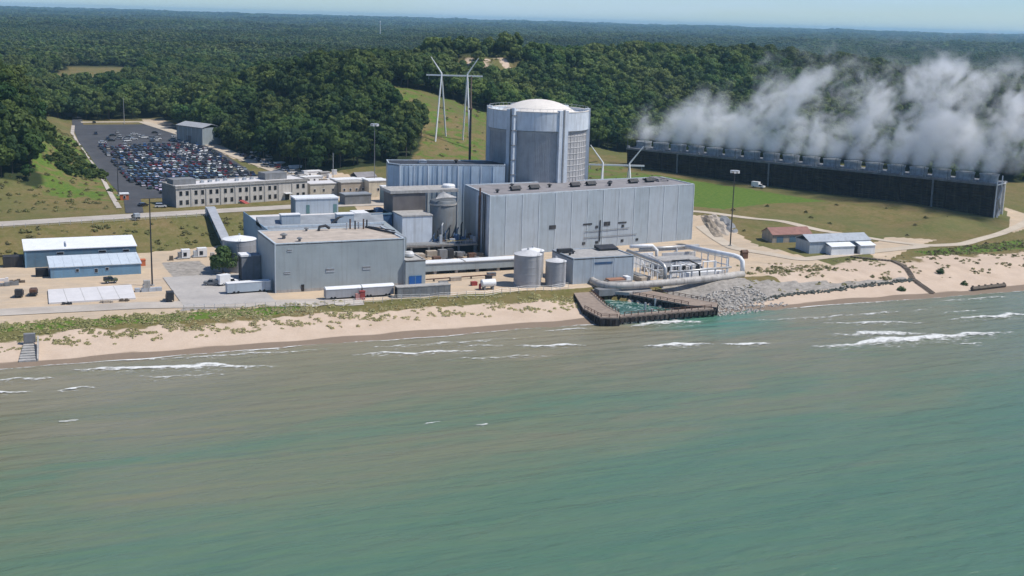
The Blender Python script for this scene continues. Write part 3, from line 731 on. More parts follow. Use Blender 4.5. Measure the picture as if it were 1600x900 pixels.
# dune grass and bank scrub
TUFT = bpy.data.collections.new('tuft_kinds')
def tuft_mesh(name, seed, n, rad, h, mat, size):
    rng = np.random.default_rng(seed); a = rng.uniform(0, 6.28, n); r_ = rad * np.sqrt(rng.uniform(0, 1, n))
    C = np.stack([r_ * np.cos(a), r_ * np.sin(a), rng.uniform(.1, 1, n) * h * (1 - .5 * (r_ / rad) ** 2)], 1)
    Nn = np.stack([np.cos(a), np.sin(a), rng.uniform(.5, 1.8, n)], 1) + rng.normal(scale=.4, size=(n, 3))
    return quads_mesh(name, C, Nn, rng.uniform(.6, 1.3, n) * size, rng.uniform(.2, 1, n), mat, rng)
for k_ in range(3):
    o = bpy.data.objects.new('a%d_tuft' % k_, tuft_mesh('tuft', 40 + k_, 40, .6, .5, M_blade, .15)); TUFT.objects.link(o)
for k_ in range(3):
    o = bpy.data.objects.new('b%d_scrub' % k_, tuft_mesh('scrub', 60 + k_, 60, .8, .6, M_scrub, .19)); TUFT.objects.link(o)
def tufts(name, x0, x1, y0, y1, s, dens, kinds, label, lo=.6, hi=1.4):
    X, Y = jitter_grid(x0, x1, y0, y1, s, .5); k = RNG.uniform(0, 1, len(X)) < dens(X, Y); X, Y = X[k], Y[k]
    q = RNG.uniform(lo, hi, len(X))
    scatter(name, np.stack([X, Y, height(X, Y)], 1), RNG.choice(kinds, len(X)), RNG.uniform(0, 6.28, len(X)), np.stack([q, q, q * RNG.uniform(.7, 1.2, len(X))], 1), TUFT, label)
def d_dune(X, Y):
    n = wob(X, Y, 12, 15); n2 = wob(X, Y, 5.5, 25)
    band = sst(361, 366, Y) * (1 - sst(371, 374, Y)) * (1 - sst(80, 112, X))
    front = sst(349, 357, Y + 2.5 * n) * (1 - sst(366, 370, Y)) * sst(-.25, .5, .6 * n + .6 * n2) * .75
    front = front * np.where(X > 112, .75, 1)
    return np.clip(np.maximum(band * (.55 + .3 * n), front), 0, 1) * (X < 182)
tufts('dune_grass', -30, 184, 350, 375, .8, d_dune, [0, 1, 2], 'tussocks of green dune grass on the sandy rise above the beach', .5, 1.25)
def d_right(X, Y):
    n = wob(X, Y, 14, 15); return sst(350, 362, Y) * (1 - sst(384, 392, Y)) * sst(0, .6, n) * .35 + .6 * inpoly(X, Y, [(352, 384), (430, 392), (480, 400), (480, 414), (420, 404), (350, 394)]) + .6 * inpoly(X, Y, [(262, 372), (292, 372), (298, 382), (264, 384)])
tufts('beach_grass', 244, 480, 346, 416, 1.3, d_right, [0, 1, 2, 4], 'patches of beach grass on the sand right of the rock revetment', .5, 1.3)
def d_bank(X, Y):
    n = wob(X, Y, 15, 7); b_ = sst(0, 3, Y - (458 + .24 * X)) * (1 - sst(-3, 0, Y - (488 + .17 * X))) * (X < 112)
    up = (X < 56) * (Y > 526) * (Y < 800) * .55
    rt = (X > 292) * (Y > 404) * (Y < 500) * .03
    return np.clip(.16 + .26 * n, .01, 1) * np.maximum(np.maximum(b_, up), rt) * ~((Y > 486 + .17 * X) & (Y < 524 + .1 * X) & (X < 170))
tufts('slope_scrub', -60, 470, 400, 800, 1.9, d_bank, [3, 4, 5], 'low brownish green scrub on the grassy banks', .6, 1.7)
def d_hill(X, Y): return inpoly(X, Y, HILL_GRASS) * .04 * (1 + wob(X, Y, 20, 9)) + (inpoly(X, Y, BLOW_CLEAR) & ~inpoly(X, Y, BLOWOUT)) * .8 + inpoly(X, Y, BLOWOUT) * .5 * (wob(X, Y, 16, 9) > .25)
tufts('hillside_scrub', 195, 420, 555, 940, 2.2, d_hill, [3, 4, 5], 'sparse scrub on the olive grass slope behind the reactor building', .6, 1.6)

# rocks of the revetment
def rock_heap(name, spots, mat, label, seed):
    rng = np.random.default_rng(seed); V = []; F = []
    base = np.array([(1, 0, 0), (-1, 0, 0), (0, 1, 0), (0, -1, 0), (0, 0, 1), (0, 0, -1)], float)
    fc = [(0, 2, 4), (2, 1, 4), (1, 3, 4), (3, 0, 4), (2, 0, 5), (1, 2, 5), (3, 1, 5), (0, 3, 5)]
    for x, y, s in spots:
        q, _ = np.linalg.qr(rng.normal(size=(3, 3))); v = (base * rng.uniform(.6, 1.15, (6, 1)) * s) @ q * np.array([1.1, 1, .8]) + np.array([x, y, max(hz(x, y), -.1) + s * .25])
        o = len(V); V += v.tolist(); F += [tuple(i + o for i in f) for f in fc]
    me = bpy.data.meshes.new(name); me.from_pydata(V, [], F); me.materials.append(mat); return struct(name, me, 'stuff', label)
M_rock = P('limestone_rock', (.44, .41, .365), .9, .35, .6, 0); M_rockd = P('dark_rock', (.09, .10, .085), .9, .3, .6, 0)
sp = []
for _ in range(1500):
    x = random.uniform(219, 249); y = random.uniform(334, 372)
    if y < 337.5 + (x - 219) * .12 - 3 or y > 356 + (x - 219) * .2: continue
    if x > 238 and y < 344 + (x - 238) * .2: continue
    sp.append((x, y, random.uniform(.28, .75)))
rock_heap('riprap', sp, M_rock, 'heap of grey riprap boulders beside the intake pier', 3)
sp = []
RL = [(240, 347), (262, 351), (276, 351.5), (291, 353), (307, 354.5), (318, 356.5)]
for _ in range(420):
    s_ = random.uniform(0, 4.999); i = int(s_); f = s_ - i
    sp.append((RL[i][0] + (RL[i + 1][0] - RL[i][0]) * f, RL[i][1] + (RL[i + 1][1] - RL[i][1]) * f + random.gauss(0, .7), random.uniform(.25, .8)))
rock_heap('toe_rocks', sp, M_rockd, 'dark line of small rocks along the foot of the gravel revetment', 4)
sp = [(random.uniform(238, 250), random.gauss(341.5, 1.2), random.uniform(.2, .6)) for _ in range(60)]
rock_heap('shore_rocks', sp, M_rock, 'scattered rocks at the sand edge right of the intake pier', 5)
# ------------------------------------------------------------------ helpers for buildings
def quad_wall(a, b_, z0, z1, th=.3):
    """upright slab between two plan points, thickness to the left of a->b"""
    d = Vector((b_[0] - a[0], b_[1] - a[1])).normalized(); n = Vector((-d.y, d.x)) * th
    return MB().prism([a, b_, (b_[0] + n.x, b_[1] + n.y), (a[0] + n.x, a[1] + n.y)], z0, z1)
def parapet_roof(root, poly, z, mat_roof, mat_par, h=.7, w=.4, name='roof'):
    part(root, name, MB().prism(poly, z - .3, z), mat_roof)
    mb = MB(); n = len(poly); cx = sum(p[0] for p in poly) / n; cy_ = sum(p[1] for p in poly) / n
    for i in range(n):
        mb.add(*_par(poly[i], poly[(i + 1) % n], z - .35, z + h, w))
    part(root, 'parapet', mb, mat_par)
def _par(a, b_, z0, z1, w):
    d = Vector((b_[0] - a[0], b_[1] - a[1])).normalized(); n = Vector((-d.y, d.x)) * w; e = d * .03
    a = (a[0] + e.x, a[1] + e.y); 
    P4 = [a, b_, (b_[0] + n.x - d.x * w, b_[1] + n.y - d.y * w), (a[0] + n.x + d.x * w, a[1] + n.y + d.y * w)]
    v = [(x, y, z0) for x, y in P4] + [(x, y, z1) for x, y in P4]
    return v, [(0, 3, 2, 1), (4, 5, 6, 7), (0, 1, 5, 4), (1, 2, 6, 5), (2, 3, 7, 6), (3, 0, 4, 7)]
def win(root, x, y, z, w, h, mat=None, frame=None, name='window', depth=.06):
    """window set in a wall that faces -y"""
    fr = part(root, name, MB().box(x - w / 2 - .12, x + w / 2 + .12, y - .10, y + .02, z - .12, z + h + .12), frame or M_frame)
    part(fr, 'pane', MB().box(x - w / 2, x + w / 2, y - .10 - depth, y - .101, z, z + h), mat or M_glass)
    return fr
def roof_vent(root, x, y, z, s=1.0, mat=None):
    mb = MB().cyl(x, y, z, z + .9 * s, .45 * s, 10); mb.lathe(x, y, [(.9 * s, z + .9 * s), (.95 * s, z + 1.15 * s), (.2 * s, z + 1.5 * s)], 10)
    return part(root, 'roof_vent', mb, mat or M_black)
def roof_unit(root, x, y, z, w, d, h, mat=None):
    mb = MB().box(x - w / 2, x + w / 2, y - d / 2, y + d / 2, z, z + h).box(x - w / 2 - .08, x + w / 2 + .08, y - d / 2 - .08, y + d / 2 + .08, z + h * .8, z + h * .9)
    mb.cyl(x, y, z + h, z + h + .25, min(w, d) * .35, 12); return part(root, 'roof_unit', mb, mat or M_frame)

# ------------------------------------------------------------------ reactor building
rb = thing('reactor_building', 'tall round concrete reactor building with buttresses and low white dome', 'reactor', (220, 483, 4))
part(rb, 'drum', MB().lathe(0, 0, [(20.2, -1), (20.2, 44.5)], 96), M_contp, True)
part(rb, 'upper_ring', MB().lathe(0, 0, [(20.3, 44.2), (21.25, 44.2), (21.25, 51.7), (20.6, 51.7), (20.6, 50.6), (0.01, 50.6)], 96), M_contl)
part(rb, 'ring_coping', MB().lathe(0, 0, [(20.55, 51.72), (21.4, 51.72), (21.4, 52.0), (20.55, 52.0), (20.55, 51.72)], 96), M_dome)
R_d, h_d = 16.6, 5.6; rs = (R_d ** 2 + h_d ** 2) / (2 * h_d); am = math.asin(R_d / rs)
part(rb, 'dome', MB().lathe(0, 0, [(rs * math.sin(am * (1 - t / 10)) + .001, 50.3 + h_d - rs + rs * math.cos(am * (1 - t / 10))) for t in range(11)], 64), M_dome, True)
for k in range(6):
    a = R(-85.5 + 60 * k)
    c, s = math.cos(a), math.sin(a)
    def bx(r0, r1, w, z0, z1):
        q = [(r0 * c - w * -s, r0 * s - w * c), (r0 * c + w * -s, r0 * s + w * c), (r1 * c + w * -s, r1 * s + w * c), (r1 * c - w * -s, r1 * s - w * c)]
        return MB().prism(q, z0, z1)
    bt = part(rb, 'buttress', bx(19.6, 21.75, 2.1, -1, 52.6), M_contl)
    part(bt, 'edge_strip', bx(21.4, 21.95, .35, -1, 52.9), M_concd)
for k in range(6):      # cladding bays between buttresses: the one on the sunny side has a grid of lifts
    a0, a1 = R(-85.5 + 60 * k) + .125, R(-85.5 + 60 * (k + 1)) - .125
    if k in (0, 1):
        bay = part(rb, 'wall_bay', MB().lathe(0, 0, [(20.35, -1), (20.35, 44.1)], 24, a0, a1), M_contg, True)
        mb = MB()
        for z in np.arange(1, 44, 2.4): mb.lathe(0, 0, [(20.36, z), (20.5, z + .05), (20.5, z + .3), (20.36, z + .35)], 24, a0, a1)
        for j in range(9):
            a = a0 + (a1 - a0) * j / 8; mb.tube([(20.42 * math.cos(a), 20.42 * math.sin(a), -1), (20.42 * math.cos(a), 20.42 * math.sin(a), 44)], .14, 4)
        part(bay, 'lift_joints', mb, M_contgl)
    else:
        bay = part(rb, 'wall_bay', MB().lathe(0, 0, [(20.35, -1), (20.35, 43.0), (20.5, 43.2), (20.5, 43.9)], 24, a0, a1), M_contp, True)
        mb = MB()
        for j in range(1, 22):
            a = a0 + (a1 - a0) * j / 22; mb.tube([(20.36 * math.cos(a), 20.36 * math.sin(a), -1), (20.36 * math.cos(a), 20.36 * math.sin(a), 43)], .09, 4)
        part(bay, 'siding_ribs', mb, M_contp)
mb = MB(); a = R(-85.5 - 60 + 4.5)
mb.tube([(22.6 * math.cos(a), 22.6 * math.sin(a), 18), (22.6 * math.cos(a), 22.6 * math.sin(a), 53.2)], .75, 10)
rp = part(rb, 'riser_duct', mb, M_contl)
mb = MB()
for z in range(20, 53, 6): mb.box(22.6 * math.cos(a) - .95, 22.6 * math.cos(a) + .95, 22.6 * math.sin(a) - .95, 22.6 * math.sin(a) + 1.2, z, z + .4)
part(rp, 'bracket', mb, M_concd)
mb = MB()
for j in range(48):
    t = 2 * math.pi * j / 48; mb.tube([(20.9 * math.cos(t), 20.9 * math.sin(t), 52), (20.9 * math.cos(t), 20.9 * math.sin(t), 53.1)], .05, 4)
mb.lathe(0, 0, [(20.85, 53.05), (20.95, 53.05), (20.95, 53.15), (20.85, 53.15), (20.85, 53.05)], 64)
part(rb, 'railing', mb, M_galv)

# ------------------------------------------------------------------ turbine hall
TH = R(8.7); tb = thing('turbine_hall', 'long pale blue panelled turbine hall in front of the reactor building', 'building', (177, 430, 0), TH)
LB = (7.0, 31.3); RBk = (98 * .985 + 5, 24.5)          # back corners in the hall's own frame
part(tb, 'wall', MB().prism([(.25, .25), (98.9, .25), RBk, LB], 2, 26.6), M_sidb2)
edges = [0, 7.1, 14.6, 22.2, 29.8, 37.5, 45.2, 52.8, 60.5, 68.2, 75.8, 83.4, 91, 99.1]
for k, (x0, x1) in enumerate(zip(edges[:-1], edges[1:])):
    part(tb, 'wall_panel', B(x0 + .12, x1 - .12, -.02, .24, 3.5, 26.95), M_sidb if k % 3 else M_sidb2)
for x in edges: part(tb, 'seam_strip', B(x - .14, x + .14, -.16, .2, 3.5, 27.15), M_seam)
d = Vector(LB).normalized(); n_ = Vector((-d.y, d.x))
for k in range(4):                                        # left end wall in bays with pipes down it
    s0, s1 = 32.1 * k / 4, 32.1 * (k + 1) / 4
    q = [Vector((0, .3)) + d * (s0 + .12) + n_ * .16, Vector((0, .3)) + d * (s1 - .12) + n_ * .16, Vector((0, .3)) + d * (s1 - .12), Vector((0, .3)) + d * (s0 + .12)]
    part(tb, 'end_panel', MB().prism([tuple(v) for v in q[::-1]], 3.5, 27), M_contl if k < 2 else M_sidb2)
for s0, r_, zt in ((3.2, .32, 27.6), (5.2, .22, 27.6), (9.5, .38, 29.2), (10.8, .2, 26)):
    c = Vector((0, .3)) + d * s0 + n_ * .75
    part(tb, 'downpipe', MB().tube([(c.x, c.y, 4), (c.x, c.y, zt)], r_, 8), M_black if r_ < .35 else M_rust)
parapet_roof(tb, [(0, .05), (99.1, .05), RBk, LB], 27.2, M_brownroof, M_seam, .35, .5)
for x, y in ((18, 11), (27, 11.5), (47, 12), (55.5, 13), (77, 13), (86, 13.5)):
    v = part(tb, 'roof_vent', MB().box(x - 1.8, x + 1.8, y - 1, y + 1, 27.2, 28.1).gable(x - 1.9, x + 1.9, y - 1.1, y + 1.1, 28.1, 29, .12, .3), M_black)
for x, y, w in ((62, 9, 1.2), (66, 14, 1), (36, 14, 1), (22, 20, 1), (8, 8, 1)): roof_vent(tb, x, y, 27.2, w)
mb = MB()
for k in range(16): mb.box(90 + .0 + random.uniform(-4, 6), 92.5 + random.uniform(-2, 4), 15 + random.uniform(-4, 3), 18.6 + random.uniform(0, 2), 27.2, 27.7 + random.uniform(0, .9))
part(tb, 'roof_plant', mb, M_brownroof)
for x, z, w, h in ((28.6, 13.0, 3, 1.5), (45.3, 13.6, 4.2, .6), (49.8, 12.0, 1.2, 1.0), (54.8, 12.7, 3, 1.6), (62.4, 13.2, 4.2, .6), (62.8, 11.6, 1.2, 1.0), (43.8, 5.8, 1.3, 1), (50.1, 5.8, 1.3, 1), (62.8, 5.6, 1.2, 1), (70.3, 5.6, 1.2, .9)):
    fr = part(tb, 'louvre', B(x - w / 2, x + w / 2, -.22, .0, z, z + h), M_black)
part(tb, 'conduit', MB().tube([(51.4, -.3, 6.5), (51.4, -.3, 15.2)], .2, 6), M_black)
part(tb, 'conduit', MB().tube([(44, -.28, 11), (66, -.28, 11.2)], .1, 5), M_concd)
part(tb, 'conduit', MB().tube([(44, -.28, 8.6), (70, -.28, 8.4)], .1, 5), M_concd)

# ------------------------------------------------------------------ fuel handling building
fb = thing('fuel_building', 'tall pale blue ribbed building left of the reactor building', 'building', (156.8, 476.8, 0), R(-12.6))
part(fb, 'wall', MB().prism([(0, .2), (43, .2), (46, 17), (-4, 17), (-4.3, 5)], 2, 33.4), M_sidb2)
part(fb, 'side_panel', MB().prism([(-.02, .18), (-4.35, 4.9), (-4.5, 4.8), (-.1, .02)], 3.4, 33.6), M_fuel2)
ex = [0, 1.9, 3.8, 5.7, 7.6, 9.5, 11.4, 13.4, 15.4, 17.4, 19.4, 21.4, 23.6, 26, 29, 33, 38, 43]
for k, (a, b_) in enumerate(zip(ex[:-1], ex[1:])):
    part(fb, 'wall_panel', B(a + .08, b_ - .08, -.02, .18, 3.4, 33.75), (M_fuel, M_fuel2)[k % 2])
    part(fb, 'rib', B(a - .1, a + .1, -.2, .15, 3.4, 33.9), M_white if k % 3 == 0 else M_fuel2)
parapet_roof(fb, [(0, .02), (43, .02), (46, 17), (-4, 17), (-4.3, 5)], 34, M_black, M_seam, .35, .5)
roof_unit(fb, 10, 8, 34, 3, 3, 1.2); roof_vent(fb, 24, 9, 34)

# ------------------------------------------------------------------ works between the main building and the turbine hall
aw = thing('auxiliary_works', 'dark jumble of boxes, deck and openings between the grey building and turbine hall', 'plant works', (140, 438, 0))
part(aw, 'deck', B(2, 35.5, 1, 34, 7.2, 8.2), M_concd)
part(aw, 'under_deck_shade', B(3, 35, 1.5, 33, 3, 7.2), M_dark)  # solid near-black block: shade under the deck put into colour
for x in (3, 9, 16, 21.5, 28, 34.6): part(aw, 'column', B(x - .35, x + .35, .3, 1.0, 3.2, 7.2), M_concd)
part(aw, 'deck_edge', B(2, 35.6, .4, .98, 7.3, 7.9), M_tan)
mb = MB().box(2, 35, -.2, .0, 9.2, 9.3)
for x in np.arange(2, 35.2, 2.2): mb.box(x - .05, x + .05, -.2, -.1, 7.9, 9.25)
part(aw, 'railing', mb, M_galv)
part(aw, 'white_block', B(7.5, 19.5, 7, 19, 8.2, 18.2), M_contl)
part(aw, 'block_trim', B(7.3, 19.7, 6.8, 19.2, 18.2, 18.7), M_conc)
part(aw, 'brown_block', B(7.6, 21, 19.2, 31, 8.2, 25.2), P('brown_cladding', (.15, .135, .13), .8, .2, .3, .2))
part(aw, 'roof_slab', B(6.5, 34.5, 18.8, 32, 25.4, 26.5), M_conc)
part(aw, 'round_end', MB().lathe(32.6, 25, [(0.01, 25.1), (2.6, 25.1), (2.6, 27.3), (2.2, 27.7), (0.01, 27.7)], 20), M_white)
dr = part(aw, 'vessel', MB().lathe(26, 13, [(5.1, 8), (5.1, 23.0), (4.6, 23.5), (.01, 23.9)], 36), P('vessel_grey', (.16, .175, .185), .55, .2, .3, .3), True)
mb = MB().lathe(26, 13, [(5.11, 21.6), (5.35, 21.6), (5.35, 22.2), (5.11, 22.2)], 36); part(dr, 'rim', mb, M_conc)
for k in range(5):
    y = 9 + k * 2; part(dr, 'top_pipe', MB().tube([(21.5 + k, y, 24.4), (25 + k * .6, y, 24.9 + .2 * k), (30, y + .6, 24.6)], .3, 7), M_silver)
for k in range(9):
    x = 19.8 + k * 1.6; part(aw, 'pipe', MB().tube([(x, 6.2 - .2 * (k % 3), 8.2), (x, 6.2 - .2 * (k % 3), 10.5 + (k * 7 % 5)), (x + 1.2, 8, 11 + (k * 7 % 5))], .28, 7), (M_deepblue, M_black, M_frame)[k % 3])
for k in range(26):
    x, y = 19.5 + random.uniform(0, 15), 1.5 + random.uniform(0, 5.5); part(aw, 'machine', B(x, x + random.uniform(.6, 2.2), y, y + random.uniform(.6, 1.6), 8.2, 8.8 + random.uniform(0, 2.6)), random.choice([M_black, M_deepblue, M_rust, M_concd, M_frame]))
for k in range(9):
    x, y = 2.5 + k * 3.7, -8 + random.uniform(-4, 4); part(aw, 'equipment_box', B(x, x + random.uniform(2, 3.4), y, y + random.uniform(2, 4), 3.7, 5.6 + random.uniform(0, 2.2)), random.choice([M_black, M_dark, M_concd, M_rust, M_tan]))
for k in range(7):
    x = 3 + k * 5; part(aw, 'yard_pipe', MB().tube([(x, -1, 4.2 + .3 * (k % 3)), (x + 3.5, -12, 4.4 + .3 * (k % 3))], .25, 6), (M_black, M_rust, M_silver)[k % 3])
part(aw, 'yellow_rail', MB().tube([(24, 2, 9.0), (34, 2, 9.3)], .15, 6), P('yellow_paint', (.5, .36, .1), .6))
for x, y, w, h, mt_ in ((3.5, 6, 4, 3.0, M_tan), (6, -5, 5, 2.2, M_conc), (14, -3.5, 4, 2.6, M_tan), (23, -4, 6, 1.8, M_concd)):
    part(aw, 'equipment_box', B(x, x + w, y, y + 2.5, 3.6 if y < 0 else 8.2, (3.9 if y < 0 else 8.2) + h), mt_)
bl = thing('transformer_bank', 'dark blue equipment block in the shade left of the pale box works', 'equipment', (146, 452, 0))
part(bl, 'body', MB().box(-7, 1, 4, 14, 3.5, 17.5).box(-5, .5, 1, 4, 3.5, 12), M_deepblue)
for k in range(5): part(bl, 'rib', B(-6.4 + k * 1.5, -6.0 + k * 1.5, .5, .98, 3.5, 12.6 - .4 * (k % 2)), M_blued)
part(bl, 'cap', B(-7.3, 1.2, 3.8, 14.2, 17.5, 18), M_blued)
roof_unit(bl, -3, 9, 18, 3, 3, 1.4, M_deepblue)

# ------------------------------------------------------------------ large grey building by the beach
mbd = thing('service_building', 'big windowless blue grey box building with tan gravel roof by the beach', 'building', (86.6, 390, 0))
part(mbd, 'wall', B(0, 43.4, 0, 26, 3, 19.55), M_sidg)
parapet_roof(mbd, [(-.02, -.02), (43.42, -.02), (43.42, 26.02), (-.02, 26.02)], 19.9, M_tanroof, M_seam, .35, .55)
part(mbd, 'corner_trim', B(-.1, .25, -.1, .25, 3.5, 20.3), M_seam)
part(mbd, 'corner_trim', B(43.2, 43.5, -.1, .2, 3.5, 20.3), M_seam)
part(mbd, 'plinth', MB().box(-.06, 43.46, -.06, 0.3, 3.2, 5.0), M_conc)
for x, z, w, h in ((4.8, 17.4, 1.7, .8), (3.9, 10.2, 2.0, .7), (18.1, 10.0, 2.9, 1.3), (30.4, 10.2, 2.7, 1.2)):
    lv = part(mbd, 'louvre', B(x - w / 2, x + w / 2, -.16, .0, z, z + h), M_frame)
    part(lv, 'slats', MB().box(x - w / 2 + .1, x + w / 2 - .1, -.2, -.161, z + h * .45, z + h - .08), M_concd)
part(mbd, 'door', B(8.4, 9.4, -.15, -.01, 4.2, 6.4), M_glass)
for x, y, s in ((5.2, 10, 1.3), (9, 4, 1.0), (16, 23, .9)): roof_vent(mbd, x, y, 19.9, s, M_concd)
part(mbd, 'duct', MB().tube([(20, 22, 20), (20.4, 22.3, 21.3), (22.5, 22.6, 21.6), (24, 22.7, 20.6)], .5, 8), M_black)
for k in range(6): part(mbd, 'roof_stack', MB().tube([(30 + k * 1.5, 22.5 + (k % 2), 19.9), (30 + k * 1.5, 22.5 + (k % 2), 22.4 + (k * 5 % 3) * .5)], .28, 7), (M_galv, M_rust, M_black)[k % 3])
part(mbd, 'roof_frame', MB().tube([(37.5, 25, 20.2), (43, 9, 20.4)], .35, 6).tube([(38.6, 25, 20.3), (43.6, 11, 20.9)], .2, 6), M_black)
an = thing('door_annex', 'small grey block with bright blue roller door at the service building end', 'building', (130.1, 388.6, 0))
part(an, 'wall', B(0, 7, 0, 16, 3, 12.25), M_sidg)
parapet_roof(an, [(-.01, -.02), (7.02, -.02), (7.02, 16), (-.01, 16)], 12.6, M_conc, M_conc, .3, .4)
dd = part(an, 'roller_door', B(1.2, 5.6, -.14, -.01, 4.4, 7.4), M_doorblue)
part(dd, 'mullion', MB().box(3.3, 3.5, -.2, -.141, 4.4, 7.4).box(1.1, 5.7, -.2, -.141, 7.4, 7.6), M_blue)
part(an, 'roof_tank', MB().lathe(3.5, 7, [(.01, 13), (1.8, 13), (1.8, 13.8), (1.2, 14.5), (.01, 14.6)], 16), M_tankw)
st = thing('side_annex', 'dark narrow block with white cap on the left wall of the service building', 'building', (80, 411, 0))
part(st, 'wall', B(0, 6.4, 0, 5, 3, 12.4), M_concd); part(st, 'cap', B(-.2, 3.2, -.2, 5.2, 12.4, 13.0), M_white); part(st, 'roof', B(3.2, 6.4, -.05, 5.05, 12.4, 12.7), M_greyroof)
part(st, 'end_panel', B(-.1, -.01, .2, 4.8, 3.6, 12.2), M_black)  # left face's shade painted on as a black panel

# block behind it, stepping up to the terrace
mdb = thing('access_block', 'low blue grey roofed block stepping up behind the service building', 'building', (95, 417.5, 0))
part(mdb, 'wall', MB().prism([(0, 0), (45, 0), (49, 40), (0, 40), (2.5, 60), (-.5, 60)][:4], 3, 15.2), M_sidg)
part(mdb, 'rear_wall', B(1.5, 47, 40.1, 64, 3, 14.6), M_sidb2)
part(mdb, 'sloped_roof', MB().hexa([(-.3, 30, 15.25), (46, 30, 15.25), (48.6, 40, 15.25), (-.3, 40, 15.25)], [(-.3, 30, 15.6), (46, 30, 15.6), (48.6, 40, 18.2), (-.3, 40, 18.2)]), M_greyroof)
part(mdb, 'roof', B(0.2, 44.8, .2, 29.9, 15.2, 15.5), M_greyroof)
part(mdb, 'upper_roof', B(1.3, 47.2, 40.2, 64.2, 14.62, 15.0), M_slabc)
part(mdb, 'side_wall', MB().prism([(-.3, -.02), (-.02, -.02), (-.02, 64), (-.3, 64)], 3, 16.6), M_blue)
part(mdb, 'coping', B(-.35, 46, 29.2, 29.9, 15.52, 16.3), M_seam)
for x, y, w, h in ((11, 34, 7, 2.6), (31.5, 33, 6.5, 2.3)):
    ru = part(mdb, 'roof_unit', MB().box(x - w / 2, x + w / 2, y - 1.7, y + 1.7, 15.6, 17.0 + h), M_sidb); part(ru, 'lid', B(x - w / 2 - .2, x + w / 2 + .2, y - 1.9, y + 1.9, 17 + h, 17.3 + h), M_white)
part(mdb, 'duct', MB().tube([(26, 31, 16), (29, 31.6, 18.4), (33, 32, 18.7)], .5, 7), M_black)
gc = thing('gate_cabin', 'small pale blue flat roofed cabin behind the service building roof', 'building', (115, 480, 0))
part(gc, 'wall', B(0, 17.2, 0, 8, 12, 20.9), M_sidb); part(gc, 'roof', B(-.3, 17.5, -.3, 8.3, 20.9, 21.4), M_whitem)
for x in (4.2, 15.2): part(gc, 'door', B(x, x + 1.4, -.12, -.01, 15.2, 18.6), P('door_teal', (.10, .20, .20), .5))
part(gc, 'end_panel', B(-.12, -.01, .3, 7.7, 12.2, 20.6), M_blued)
wf = thing('windowed_block', 'small white block with three dark windows beside the dark blue equipment', 'building', (133.5, 457.5, 0))
part(wf, 'wall', B(0, 12.5, 0, 9, 5, 17.6), M_seam); part(wf, 'roof', B(-.3, 12.8, -.3, 9.3, 17.6, 18), M_white)
for k in range(3): win(wf, 4.2 + 2.9 * k, 0, 13.4, 1.5, 1.9, M_glass, M_white)
part(wf, 'canopy', B(-5, 2, -2.5, 5, 16.4, 16.8), M_sidb)

# storage tank, covered stair on the bank
def tank(name, label, x, y, r_, h, cone, mat, roofm, grp=None, ladder=0):
    t = thing(name, label, 'tank', (x, y, hz(x, y) - .2), 0, grp)
    part(t, 'shell', MB().lathe(0, 0, [(r_, 0), (r_, h)], 40), mat, True)
    part(t, 'roof', MB().lathe(0, 0, [(r_ + .15, h - .05), (r_ + .15, h + .12), (.5, h + cone), (.01, h + cone)], 40), roofm, False)
    mb = MB()
    for z in np.arange(2.2, h - .5, 2.4): mb.lathe(0, 0, [(r_ + .005, z), (r_ + .05, z + .04), (r_ + .05, z + .1), (r_ + .005, z + .14)], 40)
    part(t, 'seam_rings', mb, mat)
    a = R(-100 + ladder); c, s = math.cos(a), math.sin(a); mb = MB()
    for w in (-.3, .3): mb.tube([((r_ + .25) * c - w * s, (r_ + .25) * s + w * c, .2), ((r_ + .25) * c - w * s, (r_ + .25) * s + w * c, h + .9)], .06, 5)
    for z in np.arange(.6, h + .8, .6): mb.tube([((r_ + .25) * c - .3 * -s * -1, (r_ + .25) * s - .3 * c, z), ((r_ + .25) * c - .3 * s, (r_ + .25) * s + .3 * c, z)], .04, 4)
    part(t, 'ladder', mb, M_concd)
    mb = MB().cyl(0, 0, h + cone - .1, h + cone + .6, .35, 10); part(t, 'roof_vent', mb, M_galv)
    return t
tank('storage_tank', 'grey storage tank with shallow white cone roof behind the dark tree', 83.2, 430.5, 5.7, 11.2, 1.3, M_tank, M_white)
tank('storage_tank', 'largest grey round tank on the beach side of the turbine hall', 170.4, 379, 4.7, 11.0, 1.5, M_tank, M_tankw, 'round tanks beside the pump house', 30)
tank('storage_tank', 'smaller grey round tank between the largest tank and the pump house', 179.8, 376.6, 3.5, 8.6, 1.1, M_tank, M_tankw, 'round tanks beside the pump house', 30)
tank('storage_tank', 'round tank with white top half hidden behind the smaller grey tank', 178, 392, 3.9, 9.6, 1.0, M_tank, M_white, 'round tanks beside the pump house', 30)
sc_ = thing('covered_stair', 'long sloping covered stair running down the grass bank to the tank', 'stair', (0, 0, 0))
A_, B_ = Vector((86.2, 503, hz(86, 503) + .2)), Vector((86.2, 472, 4.6))
def slope_box(x0, x1, za, zb):
    return MB().hexa([(x0, B_.y, B_.z + za), (x1, B_.y, B_.z + za), (x1, A_.y, A_.z + za), (x0, A_.y, A_.z + za)], [(x0, B_.y, B_.z + zb), (x1, B_.y, B_.z + zb), (x1, A_.y, A_.z + zb), (x0, A_.y, A_.z + zb)])
part(sc_, 'enclosure', slope_box(84.8, 87.6, .1, 2.6), M_blued); part(sc_, 'roof', slope_box(84.5, 87.9, 2.6, 2.85), M_galv)
for k in range(4):
    t = .12 + .25 * k; z = B_.z + (A_.z - B_.z) * t; part(sc_, 'window', B(84.74, 84.8, B_.y + (A_.y - B_.y) * t, B_.y + (A_.y - B_.y) * t + 2.2, z + 1.0, z + 2.0), M_glass)
part(sc_, 'head_house', MB().box(84.3, 88.1, 503, 506.5, 11.5, 15.2), M_frame)

